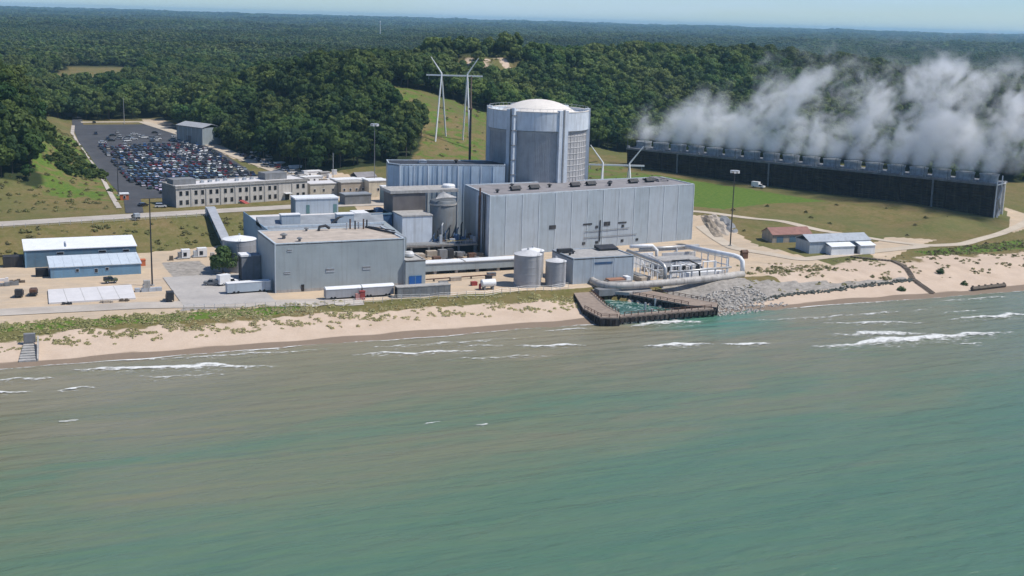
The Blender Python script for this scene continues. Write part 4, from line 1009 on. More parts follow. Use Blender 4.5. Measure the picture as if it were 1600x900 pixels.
# enclosed walkway and pump house
cw = thing('enclosed_walkway', 'long low enclosed walkway with white roof in front of the turbine hall', 'walkway', (138.5, 404.5, 0))
part(cw, 'wall', B(0, 41, 0, 4.5, 5.2, 8.0), M_sidg); part(cw, 'roof', B(-.2, 41.2, -.3, 4.8, 8.0, 8.35), M_whitem)
for x in (.8, 8, 16, 24, 32, 40): part(cw, 'pier', B(x - .5, x + .5, .4, 4.2, 3.4, 5.2), M_conc)
for x, w in ((10.6, 3), (14.2, 2.5), (20.8, 6.8), (33.5, 6.5)): part(cw, 'under_walk_shade', B(x, x + w, 1.2, 4.1, 3.6, 5.19), M_dark)  # near-black boxes paint in the shade beneath the walkway
part(cw, 'roof_joint', B(18.6, 19.1, -.32, 4.82, 8.1, 8.5), M_conc)
ph = thing('pump_house', 'pale blue boxy pump house between the round tanks and the intake pier', 'building', (186, 376, 0))
part(ph, 'wall', B(0, 23.6, 0, 17, 2.5, 12.45), M_sidb)
parapet_roof(ph, [(-.02, -.02), (23.62, -.02), (23.62, 17), (-.02, 17)], 12.8, M_conc, M_sidb, .35, .4)
part(ph, 'hatch', MB().hexa([(16, 11.5, 13.2), (23.5, 11.5, 13.2), (23.5, 16, 13.2), (16, 16, 13.2)], [(16, 11.5, 13.6), (23.5, 11.5, 13.6), (23.5, 16, 14.3), (16, 16, 14.3)]), M_black)
part(ph, 'hatch', MB().box(-.5, 5, 10.5, 12.5, 13.16, 14.3), M_black)
for x in (2.2, 4.6): roof_vent(ph, x, 5 + x, 12.8, .8)
part(ph, 'sign', B(8.2, 15.2, -.12, -.01, 10.6, 11.3), M_deepblue)
for x in (.2, 8, 16, 23.3): part(ph, 'seam_strip', B(x - .1, x + .1, -.1, -.005, 3.2, 12.9), M_seam)
part(ph, 'door', B(20.4, 21.6, -.1, -.01, 4.2, 6.6), M_frame)

# pipework by the pump house
pr_ = thing('pipe_rack', 'open white steel pipe rack with large elbows right of the pump house', 'pipe rack', (0, 0, 0))
part(pr_, 'main_pipe', MB().tube([(218, 396, 10.6), (217.5, 384, 10.9), (217.6, 372, 11.0), (217.8, 369.6, 10.4), (218, 368.6, 9.2), (218, 368.3, 4.6)], .7, 12), M_silver, True)
part(pr_, 'main_pipe', MB().tube([(224, 398, 10.6), (250, 399, 10.6)], .65, 12), M_silver, True)
part(pr_, 'main_pipe', MB().tube([(244, 398, 10.7), (248, 384, 10.9), (250.6, 375.5, 11), (251.4, 373, 10.6), (251.8, 372, 9.6), (252, 371.6, 4.8)], .85, 14), M_white, True)
part(pr_, 'main_pipe', MB().tube([(220, 398, 11.8), (229, 397.5, 11.8), (231, 397.5, 10), (231, 397.5, 4)], .7, 10), M_white, True)
part(pr_, 'main_pipe', MB().tube([(221, 370.4, 7.4), (248, 373.2, 7.4)], .4, 8), M_silver, True)
part(pr_, 'hose', MB().tube([(226, 378, 9.8), (231, 374.5, 10.6), (234, 372.5, 9), (234.4, 372, 4.5)], .32, 8), M_black, True)
for x, y in ((218, 394), (218, 386), (218, 378), (221.5, 370.6), (225.5, 370.9), (246, 373), (250, 379), (247.5, 388), (240, 398), (232, 399), (241, 372.6)):
    part(pr_, 'post', B(x - .22, x + .22, y - .22, y + .22, 3.2, 10.2), M_white)
for x0, y0, x1, y1 in ((218, 394, 218, 371), (250, 379, 246, 396), (221, 370.6, 226, 371), (218, 399, 248, 399)):
    part(pr_, 'beam', MB().tube([(x0, y0, 9.6), (x1, y1, 9.6)], .28, 6), M_white)
for k in range(7): part(pr_, 'post', B(217.85, 218.15, 373.5 + k * 3.1, 373.8 + k * 3.1, 3.2, 10.2), M_white)
for k in range(6): part(pr_, 'post', B(245.6 + k * .75 - .12, 245.6 + k * .75 + .12, 394 - k * 3.4, 394.3 - k * 3.4, 3.2, 10.2), M_white)
for k in range(8): part(pr_, 'hanger', B(221.2 + k * 3.3, 221.4 + k * 3.3, 371.2 + k * .3, 371.4 + k * .3, 3.6, 7.8), M_white)
part(pr_, 'rail', MB().tube([(218, 372, 7.2), (218, 394, 7.2)], .2, 6), M_white)
part(pr_, 'rail', MB().tube([(249.8, 377, 7.2), (245.6, 394, 7.2)], .2, 6), M_white)
for k in range(14):
    x, y, z = 221 + random.uniform(0, 22), 373.5 + random.uniform(0, 20), 5 + random.uniform(0, 4.5); q = random.choice(((random.uniform(4, 9), 0), (0, random.uniform(4, 9))))
    part(pr_, 'small_pipe', MB().tube([(x, y, 3.4), (x, y, z), (x + q[0], y + q[1], z), (x + q[0], y + q[1], 3.4)], random.uniform(.16, .34), 7), random.choice([M_white, M_silver, M_white]))
part(pr_, 'white_duct', B(229, 246, 374.6, 376.2, 3.6, 5.9), M_white)
part(pr_, 'back_wall', B(219.5, 229, 396.4, 397.0, 3.4, 9.4), M_white)
part(pr_, 'back_wall', B(233, 247, 396.4, 397.0, 3.4, 9.0), M_tankw)
for k in range(10): part(pr_, 'machine', B(219.6 + random.uniform(0, 5), 220.8 + random.uniform(4, 6), 374 + k * 2, 375.2 + k * 2, 3.6, 4.6 + random.uniform(0, 2)), random.choice([M_concd, M_black, M_tan, M_conc]))
for x0, y0, x1, y1 in ((219, 380, 219, 388), (234, 398.5, 240, 398.5)): part(pr_, 'brace', MB().tube([(x0, y0, 4), (x1, y1, 9.4)], .16, 6), M_white)
vl = thing('valve_vault', 'white walled valve vault inside the pipe rack', 'vault', (226, 378, 0))
part(vl, 'wall', B(0, 16, 6, 14, 3, 8.4), M_tankw); part(vl, 'front_wall', B(.4, 19, 0, 2.2, 3, 5.6), M_white); part(vl, 'roof', B(-.2, 16.2, 5.8, 14.2, 8.4, 8.8), M_conc)
for x in (2, 5, 8.2, 11, 14): part(vl, 'opening', B(x, x + 1.4, 5.85, 5.99, 4.6, 6.4), M_dark)
for x in (4, 9.5, 15): part(vl, 'valve', MB().cyl(x, 3.6, 3, 5.4, .7, 12).cyl(x, 3.6, 5.4, 6.2, .3, 8).lathe(x, 3.6, [(.5, 6.2), (.6, 6.3), (.5, 6.4)], 10), M_concd)
solo('discharge_pipe', MB().tube([(194.3, 379, 5.0), (193.2, 374, 5.0), (193.2, 369.5, 5.0), (195, 366.8, 5.0), (199, 365.3, 5.0), (207, 364.8, 5.0), (222, 366, 5.0), (239, 368.2, 5.0), (252, 371.4, 5.0)], 1.25, 16), M_pipe, 'thick weathered pipe curving along the ground above the intake pier', 'pipe', smooth=True)
gt = thing('gate_well', 'rusty open hatch well beside the bend of the thick ground pipe', 'hatch', (197, 370, 0))
part(gt, 'kerb', MB().box(0, 9, 0, 4, 3, 5.6), M_conc); part(gt, 'cover', B(.4, 6.6, .4, 3.6, 5.6, 6.1), P('rust_cover', (.33, .17, .11), .85)); part(gt, 'box', B(7, 8.8, .5, 3.5, 5.6, 6.7), M_white)
ct_ = thing('pipe_trench', 'tan concrete trench wall left of the pipe rack', 'trench', (210.8, 372, 0))
part(ct_, 'wall', MB().prism([(0, 0), (4.6, 2), (3.4, 12), (-.4, 12)], 3, 5.6), M_tan); part(ct_, 'hatch', B(.5, 3, 3, 9, 5.6, 5.9), M_concd)

# ------------------------------------------------------------------ intake pier
ip = thing('intake_pier', 'dark sheet pile intake pier enclosing a pool of green water', 'pier', (0, 0, 0))
LP = [(184.2, 372), (175.8, 346.8), (175.4, 334.2), (180.8, 332.2), (184.6, 338.6), (185.3, 348.6), (190.2, 369)]
part(ip, 'left_deck', MB().prism(LP, 2.2, 2.75), M_deck)
def sheet_wall(poly, z0, z1, s=.9):
    mb = MB()
    for a, b_ in zip(poly[:-1], poly[1:]):
        n = max(2, int(math.hypot(b_[0] - a[0], b_[1] - a[1]) / s)); d = Vector((b_[0] - a[0], b_[1] - a[1])).normalized(); nn = Vector((-d.y, d.x))
        for i in range(n):
            p0 = Vector(a) + (Vector(b_) - Vector(a)) * (i / n); p1 = Vector(a) + (Vector(b_) - Vector(a)) * ((i + .86) / n); o = nn * (.14 if i % 2 else -.1)
            q = [p0 + o - nn * .2, p1 + o - nn * .2, p1 + o + nn * .2, p0 + o + nn * .2]; mb.prism([tuple(v) for v in q], z0, z1 + .1 * (i % 2))
    return mb
part(ip, 'sheet_wall', sheet_wall(LP + LP[:1], -3, 2.3), M_sheet)
FP = [(181.6, 336.4), (217.8, 337.2), (214.8, 331.6), (181.4, 332.4)]
part(ip, 'front_deck', MB().prism([(183.6, 337.0), (218.0, 338.2), (217.2, 335.4), (182.6, 334.4)], 1.9, 2.45), M_deck)
part(ip, 'front_wall', sheet_wall([(182.0, 333.6), (217.6, 334.8), (219.2, 338)], .75, 2.1), M_sheet)
for k in range(13): part(ip, 'pile', MB().cyl(183.5 + k * 2.8, 334.4 + k * .09, -3, 1.9, .3, 8), M_sheet)
RP = [(203.5, 363.5), (214.6, 337.8), (219.6, 338), (224, 347), (212.6, 367.2)]
RP = [(200.5, 361.5), (211.2, 341.4), (218.8, 336.0), (222.6, 341.5), (210.6, 364)]
part(ip, 'right_deck', MB().prism(RP, 2.3, 2.8), M_deck)
part(ip, 'sheet_wall', sheet_wall(RP + RP[:1], -3, 2.35), M_sheet)
part(ip, 'sheet_wall', sheet_wall([(190, 369), (200.6, 361.6)], -3, 2.2), M_sheet)
for poly in ([(176.2, 346.6), (175.9, 334.6), (180.6, 332.8)], [(184.3, 338.8), (184.9, 348.5), (189.6, 368.6)], [(184.2, 334.8), (216.6, 335.9)], [(211.4, 363.2), (222, 341.6)], [(201.4, 360.8), (211.6, 341.8)]):
    mb = MB(); L_ = []
    for a, b_ in zip(poly[:-1], poly[1:]):
        n = max(2, int(math.hypot(b_[0] - a[0], b_[1] - a[1]) / 2.4))
        for i in range(n + 1): L_.append((a[0] + (b_[0] - a[0]) * i / n, a[1] + (b_[1] - a[1]) * i / n))
    for p in L_: mb.box(p[0] - .09, p[0] + .09, p[1] - .09, p[1] + .09, 2.5, 3.8)
    mb.tube([(p[0], p[1], 3.75) for p in poly], .09, 5); mb.tube([(p[0], p[1], 3.25) for p in poly], .07, 5)
    part(ip, 'railing', mb, M_rust)
for x, y in ((198.5, 347), (196, 338.4), (205, 352)): part(ip, 'pile', MB().cyl(x, y, -3, 3.2, .35, 8), M_galv)
part(ip, 'screen_house', MB().box(190.5, 199, 364.5, 368.2, 2, 4.2), M_concd)
part(ip, 'pool_apron', MB().prism([(189.8, 369.2), (200.5, 361.8), (210.6, 364.2), (212, 372), (190, 374)], 1.6, 3.3), M_conc)
pool_x, pool_y = np.meshgrid(np.linspace(184.6, 212, 30), np.linspace(336.6, 368.6, 30))
pm = (~inpoly(pool_x, pool_y, LP))
POOL = MB().prism([(185.0, 338.2), (185.8, 348.8), (190.2, 368.6), (200.2, 361.4), (211, 341.6), (215, 338.4)], -.5, .5)
def pool_material():
    mt, nt, b, out = _mat('pool_water'); p = geo(nt); n = noise(nt, p, .45, 5, .65, 1.2)
    c = mixc(nt, maprange(nt, n, .50, .66, 0, .9), (.028, .105, .085), (.5, .60, .56)); nt.links.new(c, b.inputs['Base Color']); b.inputs['Roughness'].default_value = .25
    return mt
tag(link('pool_water', POOL.mesh('pool_water', pool_material())), kind='structure')

# ------------------------------------------------------------------ sheds
def shed(name, label, x, y, w, dp, h0, h1, wallm, roofm, z0=None, rz=0, gable=False, cat='shed', doors=(), wins=(), grp=None):
    z0 = hz(x + w / 2, y + dp / 2) if z0 is None else z0
    t = thing(name, label, cat, (x, y, z0 - .3), rz, grp)
    if gable:
        part(t, 'wall', MB().box(0, w, 0, dp, 0, h0 + .3).add([(0, 0, h0 + .3), (0, dp, h0 + .3), (0, dp / 2, h1 + .2), (w, 0, h0 + .3), (w, dp, h0 + .3), (w, dp / 2, h1 + .2)], [(0, 1, 2), (3, 5, 4), (0, 2, 5, 3), (1, 4, 5, 2)]), wallm)
        part(t, 'roof', MB().gable(0, w, 0, dp, h0 + .3, h1 + .3, .18, .4), roofm)
    else:
        part(t, 'wall', MB().hexa([(0, 0, 0), (w, 0, 0), (w, dp, 0), (0, dp, 0)], [(0, 0, h0 + .3), (w, 0, h0 + .3), (w, dp, h1 + .3), (0, dp, h1 + .3)]), wallm)
        e = .3; k = (h1 - h0) / dp
        part(t, 'roof', MB().hexa([(-e, -e, h0 + .31 - k * e), (w + e, -e, h0 + .31 - k * e), (w + e, dp + e, h1 + .31 + k * e), (-e, dp + e, h1 + .31 + k * e)], [(-e, -e, h0 + .56 - k * e), (w + e, -e, h0 + .56 - k * e), (w + e, dp + e, h1 + .56 + k * e), (-e, dp + e, h1 + .56 + k * e)]), roofm)
    for (dx, dw, dh) in doors: part(t, 'door', B(dx, dx + dw, -.1, -.005, .3, dh + .3), M_blued)
    for (dx, dz, dw, dh) in wins: win(t, dx, 0, dz, dw, dh, M_glass, M_seam)
    return t
s1 = shed('warehouse', 'long steel blue warehouse with white roof at the foot of the bank', 14, 453, 37, 14, 6.0, 7.4, M_blued, M_whitem, 4, 0, False, 'warehouse', ((3.2, 2.2, 2.8),), ((11.5, 4.6, 2.2, .7), (25.5, 4.6, 2.4, .7), (33.5, 4.6, 2, .7)))
part(s1, 'roof_vent', MB().box(13.5, 13.8, 2, 8, 7.0, 7.7), M_galv); part(s1, 'corner_trim', B(-.08, .5, -.08, .2, .2, 6.2), M_blue)
s2 = shed('warehouse', 'lower bright blue warehouse with pale roof in front of the steel blue one', 21, 432.5, 29, 13, 3.6, 4.9, M_blue, P('pale_metal_roof', (.56, .62, .66), .4, .06, .3, .08), 4, 0, False, 'warehouse', (), ((8.5, 2.2, .9, .9), (14.5, 1.7, .9, 1.2), (18, 2.3, .9, .8)))
for x in np.arange(1.5, 29, 3): part(s2, 'roof_seam', MB().hexa([(x, -.2, 4.1), (x + .12, -.2, 4.1), (x + .12, 13.2, 5.42), (x, 13.2, 5.42)], [(x, -.2, 4.22), (x + .12, -.2, 4.22), (x + .12, 13.2, 5.54), (x, 13.2, 5.54)]), M_seam)
solo('side_crate', MB().box(0, 2.2, 0, 2.2, 0, 2.2).box(-.1, 2.3, -.1, 2.3, 2.0, 2.3), M_orange, 'small red orange crate at the right end of the bright blue warehouse', 'crate', (51, 446, 4.0))
solo('storage_container', MB().box(0, 4, 0, 3, 0, 2.6).box(.1, 3.9, -.06, 0, .2, 2.4), M_dark, 'black open lean to at the left end of the bright blue warehouse', 'container', (16.6, 436, 4))
solo('storage_container', MB().box(0, 6.5, 0, 4, 0, 3.8).box(.1, 6.4, -.06, -.001, .3, 3.5), M_black, 'dark container at the left end of the steel blue warehouse', 'container', (7, 455, 4))
fl = thing('foundation_slab', 'long pale concrete slab on the sandy yard near the beach road', 'slab', (0, 0, 4.0))
part(fl, 'slab', MB().prism([(18.2, 393.4), (43.6, 393.2), (44.6, 413.4), (19, 412.8)], .0, .55), M_slabc)
for k in range(1, 5): part(fl, 'joint', B(18.4 + k * 5.1, 18.55 + k * 5.1, 393.6, 412.6, .552, .57), M_conc)
rs_ = shed('garage', 'low tan garage with faded red roof right of the plant', 301, 424, 18, 9, 3.4, 5.6, M_tan, M_redroof, None, R(-6), True, 'garage', ((2, 3, 2.4), (8, 3, 2.4)))
ws = thing('boat_house', 'white and grey shed with two white front bays above the beach', 'shed', (302, 398.5, hz(312, 400) - .2), R(-4))
part(ws, 'wall', B(0, 28, 2, 12, 0, 5.0), M_sidb); part(ws, 'roof', MB().gable(0, 28, 2, 12, 5.0, 7.0, .2, .4), P('grey_metal_roof', (.40, .43, .46), .45, .08))
part(ws, 'front_bay', B(7.5, 18, -2.2, 1.98, 0, 3.4), M_white); part(ws, 'bay_roof', MB().hexa([(7.2, -2.5, 3.41), (18.3, -2.5, 3.41), (18.3, 1.95, 4.4), (7.2, 1.95, 4.4)], [(7.2, -2.5, 3.6), (18.3, -2.5, 3.6), (18.3, 1.95, 4.6), (7.2, 1.95, 4.6)]), M_whitem)
part(ws, 'front_bay', B(21, 27.8, -2.2, 1.98, 0, 3.4), M_white); part(ws, 'bay_roof', MB().hexa([(20.8, -2.5, 3.41), (28, -2.5, 3.41), (28, 1.95, 4.4), (20.8, 1.95, 4.4)], [(20.8, -2.5, 3.6), (28, -2.5, 3.6), (28, 1.95, 4.6), (20.8, 1.95, 4.6)]), M_whitem)
part(ws, 'gate', B(18.4, 20.6, -.4, 1.9, 0, 3.0), M_black)
solo('brown_shed', MB().box(0, 2.4, 0, 2, 0, 2.6).gable(0, 2.4, 0, 2, 2.6, 3.3, .1, .2), M_rust, 'small rusty brown hut on the sand drive right of the pipe rack', 'hut', (271.5, 401, hz(272, 401)))

# far grey shed by the car park
fs = thing('storage_shed', 'tall plain grey blue shed at the far right side of the car park', 'shed', (114.5, 783, 13.6), R(-64))
part(fs, 'wall', B(0, 26, 0, 13.5, 0, 10.5), M_sidg); part(fs, 'roof', MB().gable(0, 26, 0, 13.5, 10.5, 12.4, .3, .5), P('dull_roof', (.36, .37, .38), .7, .1))
for k in range(6): part(fs, 'rib', B(2 + k * 4.4, 2.3 + k * 4.4, -.15, -.01, 0, 10.4), M_seam)
part(fs, 'door', B(10, 15, -.1, -.01, 0, 5), M_concd)

# ------------------------------------------------------------------ office block
of = thing('office_block', 'two storey beige office block with paired dark windows by the car park', 'office building', (76, 527, 12), R(14))
part(of, 'wall', B(0, 61, 0, 15, -1.5, 8.35), M_beige)
parapet_roof(of, [(-.3, -.3), (61.3, -.3), (61.3, 15.3), (-.3, 15.3)], 8.7, M_slabc, M_conc, .45, .5)
part(of, 'cornice', B(-.35, 61.35, -.38, -.02, 7.9, 8.35), M_conc)
part(of, 'end_wall', B(-.15, -.01, .2, 14.8, -1, 8.4), M_concd)
for k, x in enumerate((1.7, 4.5, 8.4, 11.3, 15.0, 17.8, 21.6, 24.5, 28.4, 31.3, 35.2, 37.9, 42.2, 44.9, 55.8, 58.6)):
    for z in (1.2, 5.0): win(of, x + .4, 0, z, 1.15, 1.75, M_glass, M_conc)
for x in (6.6, 13.2, 19.8, 26.5, 33.4, 40.2, 46.8, 53.4): part(of, 'pilaster', B(x - .2, x + .2, -.22, -.01, -1.2, 7.9), M_conc)
part(of, 'penthouse', B(1, 11, 5, 12, 8.7, 11.0), M_concd); part(of, 'penthouse', B(43, 53.5, 5, 12, 8.7, 11.6), M_concd)
part(of, 'door_canopy', B(49.4, 52.6, -2, -.02, 3.0, 3.3), M_white); part(of, 'door', B(50, 52, -.12, -.01, 0.2, 2.8), M_glass)
for k in range(7): roof_unit(of, 15 + k * 4, 8 + (k * 5 % 4), 8.7, 1.4, 1.4, .9)
part(of, 'stair', MB().hexa([(31, -3, -1), (33, -3, -1), (30, -.4, 1), (28, -.4, 1)], [(31, -3, -.6), (33, -3, -.6), (30, -.4, 1.5), (28, -.4, 1.5)]), M_red)

# small works buildings right of the office
def hut(name, label, x, y, w, dp, h, wallm, roofm, rz=0, n=0, z=12.0, cat='building', rh=0):
    t = thing(name, label, cat, (x, y, z - .3), rz)
    part(t, 'wall', B(0, w, 0, dp, 0, h + .3), wallm)
    if rh: part(t, 'roof', MB().gable(0, w, 0, dp, h + .3, h + .3 + rh, .2, .3), roofm)
    else: part(t, 'roof', B(-.25, w + .25, -.25, dp + .25, h + .3, h + .7), roofm)
    for k in range(n): win(t, w * (k + .5) / n, 0, h * .45, .8, 1.1, M_glass, M_white)
    return t
hut('site_office', 'cream flat roofed block touching the right end of the office block', 138, 548, 13, 9, 5.4, M_cream, M_slabc, R(6), 3)
hut('site_office', 'pale tan block with narrow openings in the huddle right of the office block', 151.5, 545, 12, 9, 6.0, M_tan, M_conc, R(6), 4)
hut('site_office', 'cream house like block with a single dark window right of the office block', 163, 540, 9, 9, 7.2, P('cream_light', (.66, .58, .44), .8), M_white, R(3), 1)
hut('site_office', 'white roofed low block at the back of the huddle right of the office block', 156, 566, 16, 9, 4.2, M_cream, M_white, R(10), 2)
hut('site_office', 'brownish gabled hut on the edge of the wood behind the works huddle', 168, 575, 10, 8, 4.6, M_tan, M_brownroof, R(10), 0, 12, 'building', 1.8)
hut('site_office', 'dark grey low block in front of the works huddle', 146, 519, 12, 7, 4.2, M_concd, M_greyroof, R(4), 0)
hut('site_office', 'pale teal block between the works huddle and the ribbed blue building', 165, 520, 8, 9, 6.5, P('teal_wall', (.24, .34, .35), .6), M_white, R(2), 0)
hut('site_office', 'long low white trailer office beyond the office block roof', 141, 590, 15, 4, 3, M_white, M_white, R(12), 5)
hut('site_office', 'grey roofed low shed beyond the office block right end', 128, 575, 12, 7, 3.6, M_conc, M_greyroof, R(12), 2)
hut('site_office', 'small white cabin at the top of the works huddle by the trees', 152, 612, 9, 4, 3, M_white, M_white, R(16), 2)
hut('guard_hut', 'small orange and white gate hut at the near left corner of the car park', 56.5, 553, 3.4, 3, 2.6, M_orange, M_white, 0, 1)
for i_, (x, y, w, rz) in enumerate(((150, 634, 6, .3), (146, 650, 5, .4), (158, 606, 5, .2), (143, 668, 5, .3))):
    hut('storage_box', ('white', 'cream', 'pale grey', 'light tan')[i_] + ' storage box beside the sand road along the wood, ' + ('second', 'third', 'first', 'fourth')[i_] + ' from the office', x, y, w, 2.6, 2.6, (M_white, M_cream, M_conc, M_tan)[i_], (M_white, M_white, M_conc, M_tan)[i_], rz, 0, 12.6, 'box')

# ------------------------------------------------------------------ cooling tower
ax = Vector((444 - 345, 450 - 632)); CTL = ax.length; ca = math.atan2(ax.y, ax.x)
ctw = thing('cooling_tower', 'very long dark mechanical draught cooling tower with a row of fans on top', 'cooling tower', (345, 632, 0), ca)
part(ctw, 'casing', MB().hexa([(0, 0, 3), (CTL, 0, 3), (CTL, 15, 3), (0, 15, 3)], [(0, -1.0, 21.6), (CTL, -1.0, 21.6), (CTL, 16, 21.6), (0, 16, 21.6)]), M_tower)
part(ctw, 'fan_deck', B(-.4, CTL + .4, -1.5, 16.5, 21.6, 22.5), M_towerl)
NC = 18; cw_ = CTL / NC
for k in range(NC):
    x = cw_ * (k + .5)
    f = part(ctw, 'fan_shroud', MB().lathe(x, 7.5, [(4.7, 22.5), (4.3, 23.6), (4.3, 25.0), (4.7, 26.2), (4.5, 26.2), (4.1, 25.0), (4.1, 23.4)], 24), M_shroud, True)
    mb = MB().cyl(x, 7.5, 23.2, 24.0, .6, 8)
    for j in range(6):
        a = j * math.pi / 3 + k; mb.hexa(*[[(x + r_ * math.cos(a + o), 7.5 + r_ * math.sin(a + o), z + dz) for r_, o, dz in ((.5, -.2, .1), (3.9, -.05, .1), (3.9, .05, -.1), (.5, .2, -.1))] for z in (23.9, 24.0)])
    part(f, 'fan', mb, M_towerl)
    bay = part(ctw, 'louvre_bay', MB().hexa([(x - cw_ / 2 + .35, -.25, 4), (x + cw_ / 2 - .35, -.25, 4), (x + cw_ / 2 - .35, .6, 4), (x - cw_ / 2 + .35, .6, 4)], [(x - cw_ / 2 + .35, -1.2, 21), (x + cw_ / 2 - .35, -1.2, 21), (x + cw_ / 2 - .35, -.3, 21), (x - cw_ / 2 + .35, -.3, 21)]), M_tower)
    mb = MB()
    for z in np.arange(6.5, 20.6, 1.35):
        y = -.25 - (z - 4) / 17 * .95; mb.hexa([(x - cw_ / 2 + .5, y - .45, z), (x + cw_ / 2 - .5, y - .45, z), (x + cw_ / 2 - .5, y, z + .55), (x - cw_ / 2 + .5, y, z + .55)], [(x - cw_ / 2 + .5, y - .45, z + .06), (x + cw_ / 2 - .5, y - .45, z + .06), (x + cw_ / 2 - .5, y, z + .61), (x - cw_ / 2 + .5, y, z + .61)])
    part(bay, 'louvres', mb, M_tower)
    part(ctw, 'rod', MB().tube([(cw_ * k + .2, -1.1, 22.5), (cw_ * k + .2, -1.1, 27.4)], .14, 5), M_towerl)
    part(ctw, 'motor_box', MB().box(cw_ * k - .6, cw_ * k + .7, -.6, .8, 22.5, 23.6), (M_galv, M_shroud)[k % 2])
for x in (34, 90, 178): part(ctw, 'riser_pipe', MB().tube([(x, -1.3, 4), (x, -2.2, 21.8)], .5, 8), M_towerl)
mb = MB()
for x in np.arange(0, CTL + .1, 2.4): mb.box(x - .05, x + .05, -1.45, -1.35, 22.5, 23.6)
mb.box(0, CTL, -1.45, -1.36, 23.55, 23.65).box(0, CTL, -1.45, -1.36, 23.0, 23.08); part(ctw, 'railing', mb, M_towerl)
es = part(ctw, 'end_stair', MB().box(CTL + .6, CTL + 1.0, -.6, -.2, 4, 24).box(CTL + .6, CTL + 1.0, 6.6, 7.0, 4, 26).box(CTL + .6, CTL + 1.0, 12, 12.4, 4, 23).box(CTL + .6, CTL + 1, -.6, 12.4, 21.8, 22.3), M_white)
for z0, s in ((5, 1), (10, -1), (15, 1)):
    a, b_ = (1, 6) if s > 0 else (6, 1)
    part(es, 'flight', MB().hexa([(CTL + 1.0, a, z0), (CTL + 1.8, a, z0), (CTL + 1.8, b_, z0 + 5), (CTL + 1.0, b_, z0 + 5)], [(CTL + 1.0, a, z0 + .3), (CTL + 1.8, a, z0 + .3), (CTL + 1.8, b_, z0 + 5.3), (CTL + 1.0, b_, z0 + 5.3)]), M_galv)
part(ctw, 'end_wall', B(CTL + .02, CTL + .3, .4, 14.6, 4, 21.5), M_towerl)

# ------------------------------------------------------------------ pylons, masts, lamps
def pylon(name, label, x, y, zb, arm, sep, spread, beam, legs, mat=None):
    mat = mat or M_white
    t = thing(name, label, 'pylon', (x, y, 0), R(-23.5))
    gx_ = lambda lx, ly: hz(x + lx * math.cos(R(-23.5)) - ly * math.sin(R(-23.5)), y + lx * math.sin(R(-23.5)) + ly * math.cos(R(-23.5))) - .5
    for s in (-1, 1):
        ap = (s * sep / 2, 0, zb + 1)
        for (dx, dy) in legs: part(t, 'leg', MB().tube([(s * sep / 2 + s * dx, dy, gx_(s * sep / 2 + s * dx, dy)), ap], .55, 8, .42), mat)
        part(t, 'arm', MB().tube([ap, (s * (sep / 2 + spread), 0, zb + arm)], .42, 8, .22), mat)
        for q in (.35, .7): part(t, 'insulator', MB().tube([(s * beam / 2 * q * 1.3, 0, zb), (s * beam / 2 * q * 1.3, 0, zb - 2.4)], .14, 6), M_frame)
    part(t, 'crossbeam', MB().box(-beam / 2, beam / 2, -.45, .45, zb - .4, zb + .4), mat)
    return t
pylon('pylon', 'white steel pylon with flared arms on the grass slope behind the reactor', 253, 672, 60.5, 10.2, 14.6, 6.2, 32, ((-2.4, 9), (2.6, -8)))
pylon('pylon', 'white steel pylon with flared arms half hidden behind the turbine hall roof', 303, 567, 20.7, 10, 13.6, 6.8, 29, ((-.6, 4), (.8, -4)))
mt_ = thing('vent_mast', 'tall slender brown mast rising behind the ribbed blue building', 'mast', (199, 508, 0))
part(mt_, 'lower_tube', MB().tube([(0, 0, 10), (0, 0, 54)], .62, 10, .5), M_black); part(mt_, 'upper_tube', MB().tube([(0, 0, 54), (0, 0, 68)], .45, 10, .28), M_mast); part(mt_, 'collar', MB().cyl(0, 0, 53.6, 54.4, .8, 12), M_rust)
def lamp(label, x, y, top, head=True, r_=.28, mat=None):
    z = hz(x, y); t = thing('light_mast', label, 'light mast', (x, y, z - .2))
    part(t, 'pole', MB().tube([(0, 0, 0), (0, 0, top - z)], r_, 8, r_ * .6), mat or M_black)
    if head:
        part(t, 'ring', MB().lathe(0, 0, [(.3, top - z - .3), (1.9, top - z - .2), (1.9, top - z + .1), (.3, top - z + .2)], 14), M_galv)
        for k in range(6):
            a = k * math.pi / 3; part(t, 'floodlight', MB().box(1.5 * math.cos(a) - .45, 1.5 * math.cos(a) + .45, 1.5 * math.sin(a) - .35, 1.5 * math.sin(a) + .35, top - z - .9, top - z - .1), M_white)
    part(t, 'base', MB().cyl(0, 0, 0, .7, .7, 10), M_conc); return t
lamp('tall dark light mast with white lamp ring in front of the cooling tower', 281.6, 425.5, 35.4)
lamp('tall dark pole standing on the yard beside the blue warehouses', 51, 411.7, 33, False)
lamp('light mast with white lamp head against the woods behind the works huddle', 168, 548, 44.5, True, .2, M_concd)
lamp('thin dark pole by the gate hut at the car park corner', 57, 566, 29, False, .2)
lamp('thin pole at the wood edge behind the small works buildings', 160, 590, 27, False, .2, M_galv)
lamp('slim pole at the far end of the car park', 98, 915, 32, False, .2, M_galv)
lamp('slim pale pole beside the far tree line left of the car park', 34, 960, 52, False, .3, M_galv)
pb = thing('pole_base', 'stack of grey concrete blocks at the foot of the tall yard pole', 'blocks', (46.5, 403, 4))
for x, y, z, w in ((0, 0, 0, 2.2), (2.3, 0, 0, 2.2), (4.6, .2, 0, 1.8), (.6, .2, 1.2, 2.2), (.9, .3, 2.4, 2.0), (-1.9, .4, 0, 1.6)): part(pb, 'block', B(x, x + w, y, y + 1.5, z, z + 1.18), M_conc if z else M_frame)
wt = thing('radio_mast', 'tiny thin white mast on the horizon above the woods', 'mast', (1110, 3570, hz(1110, 3570)))
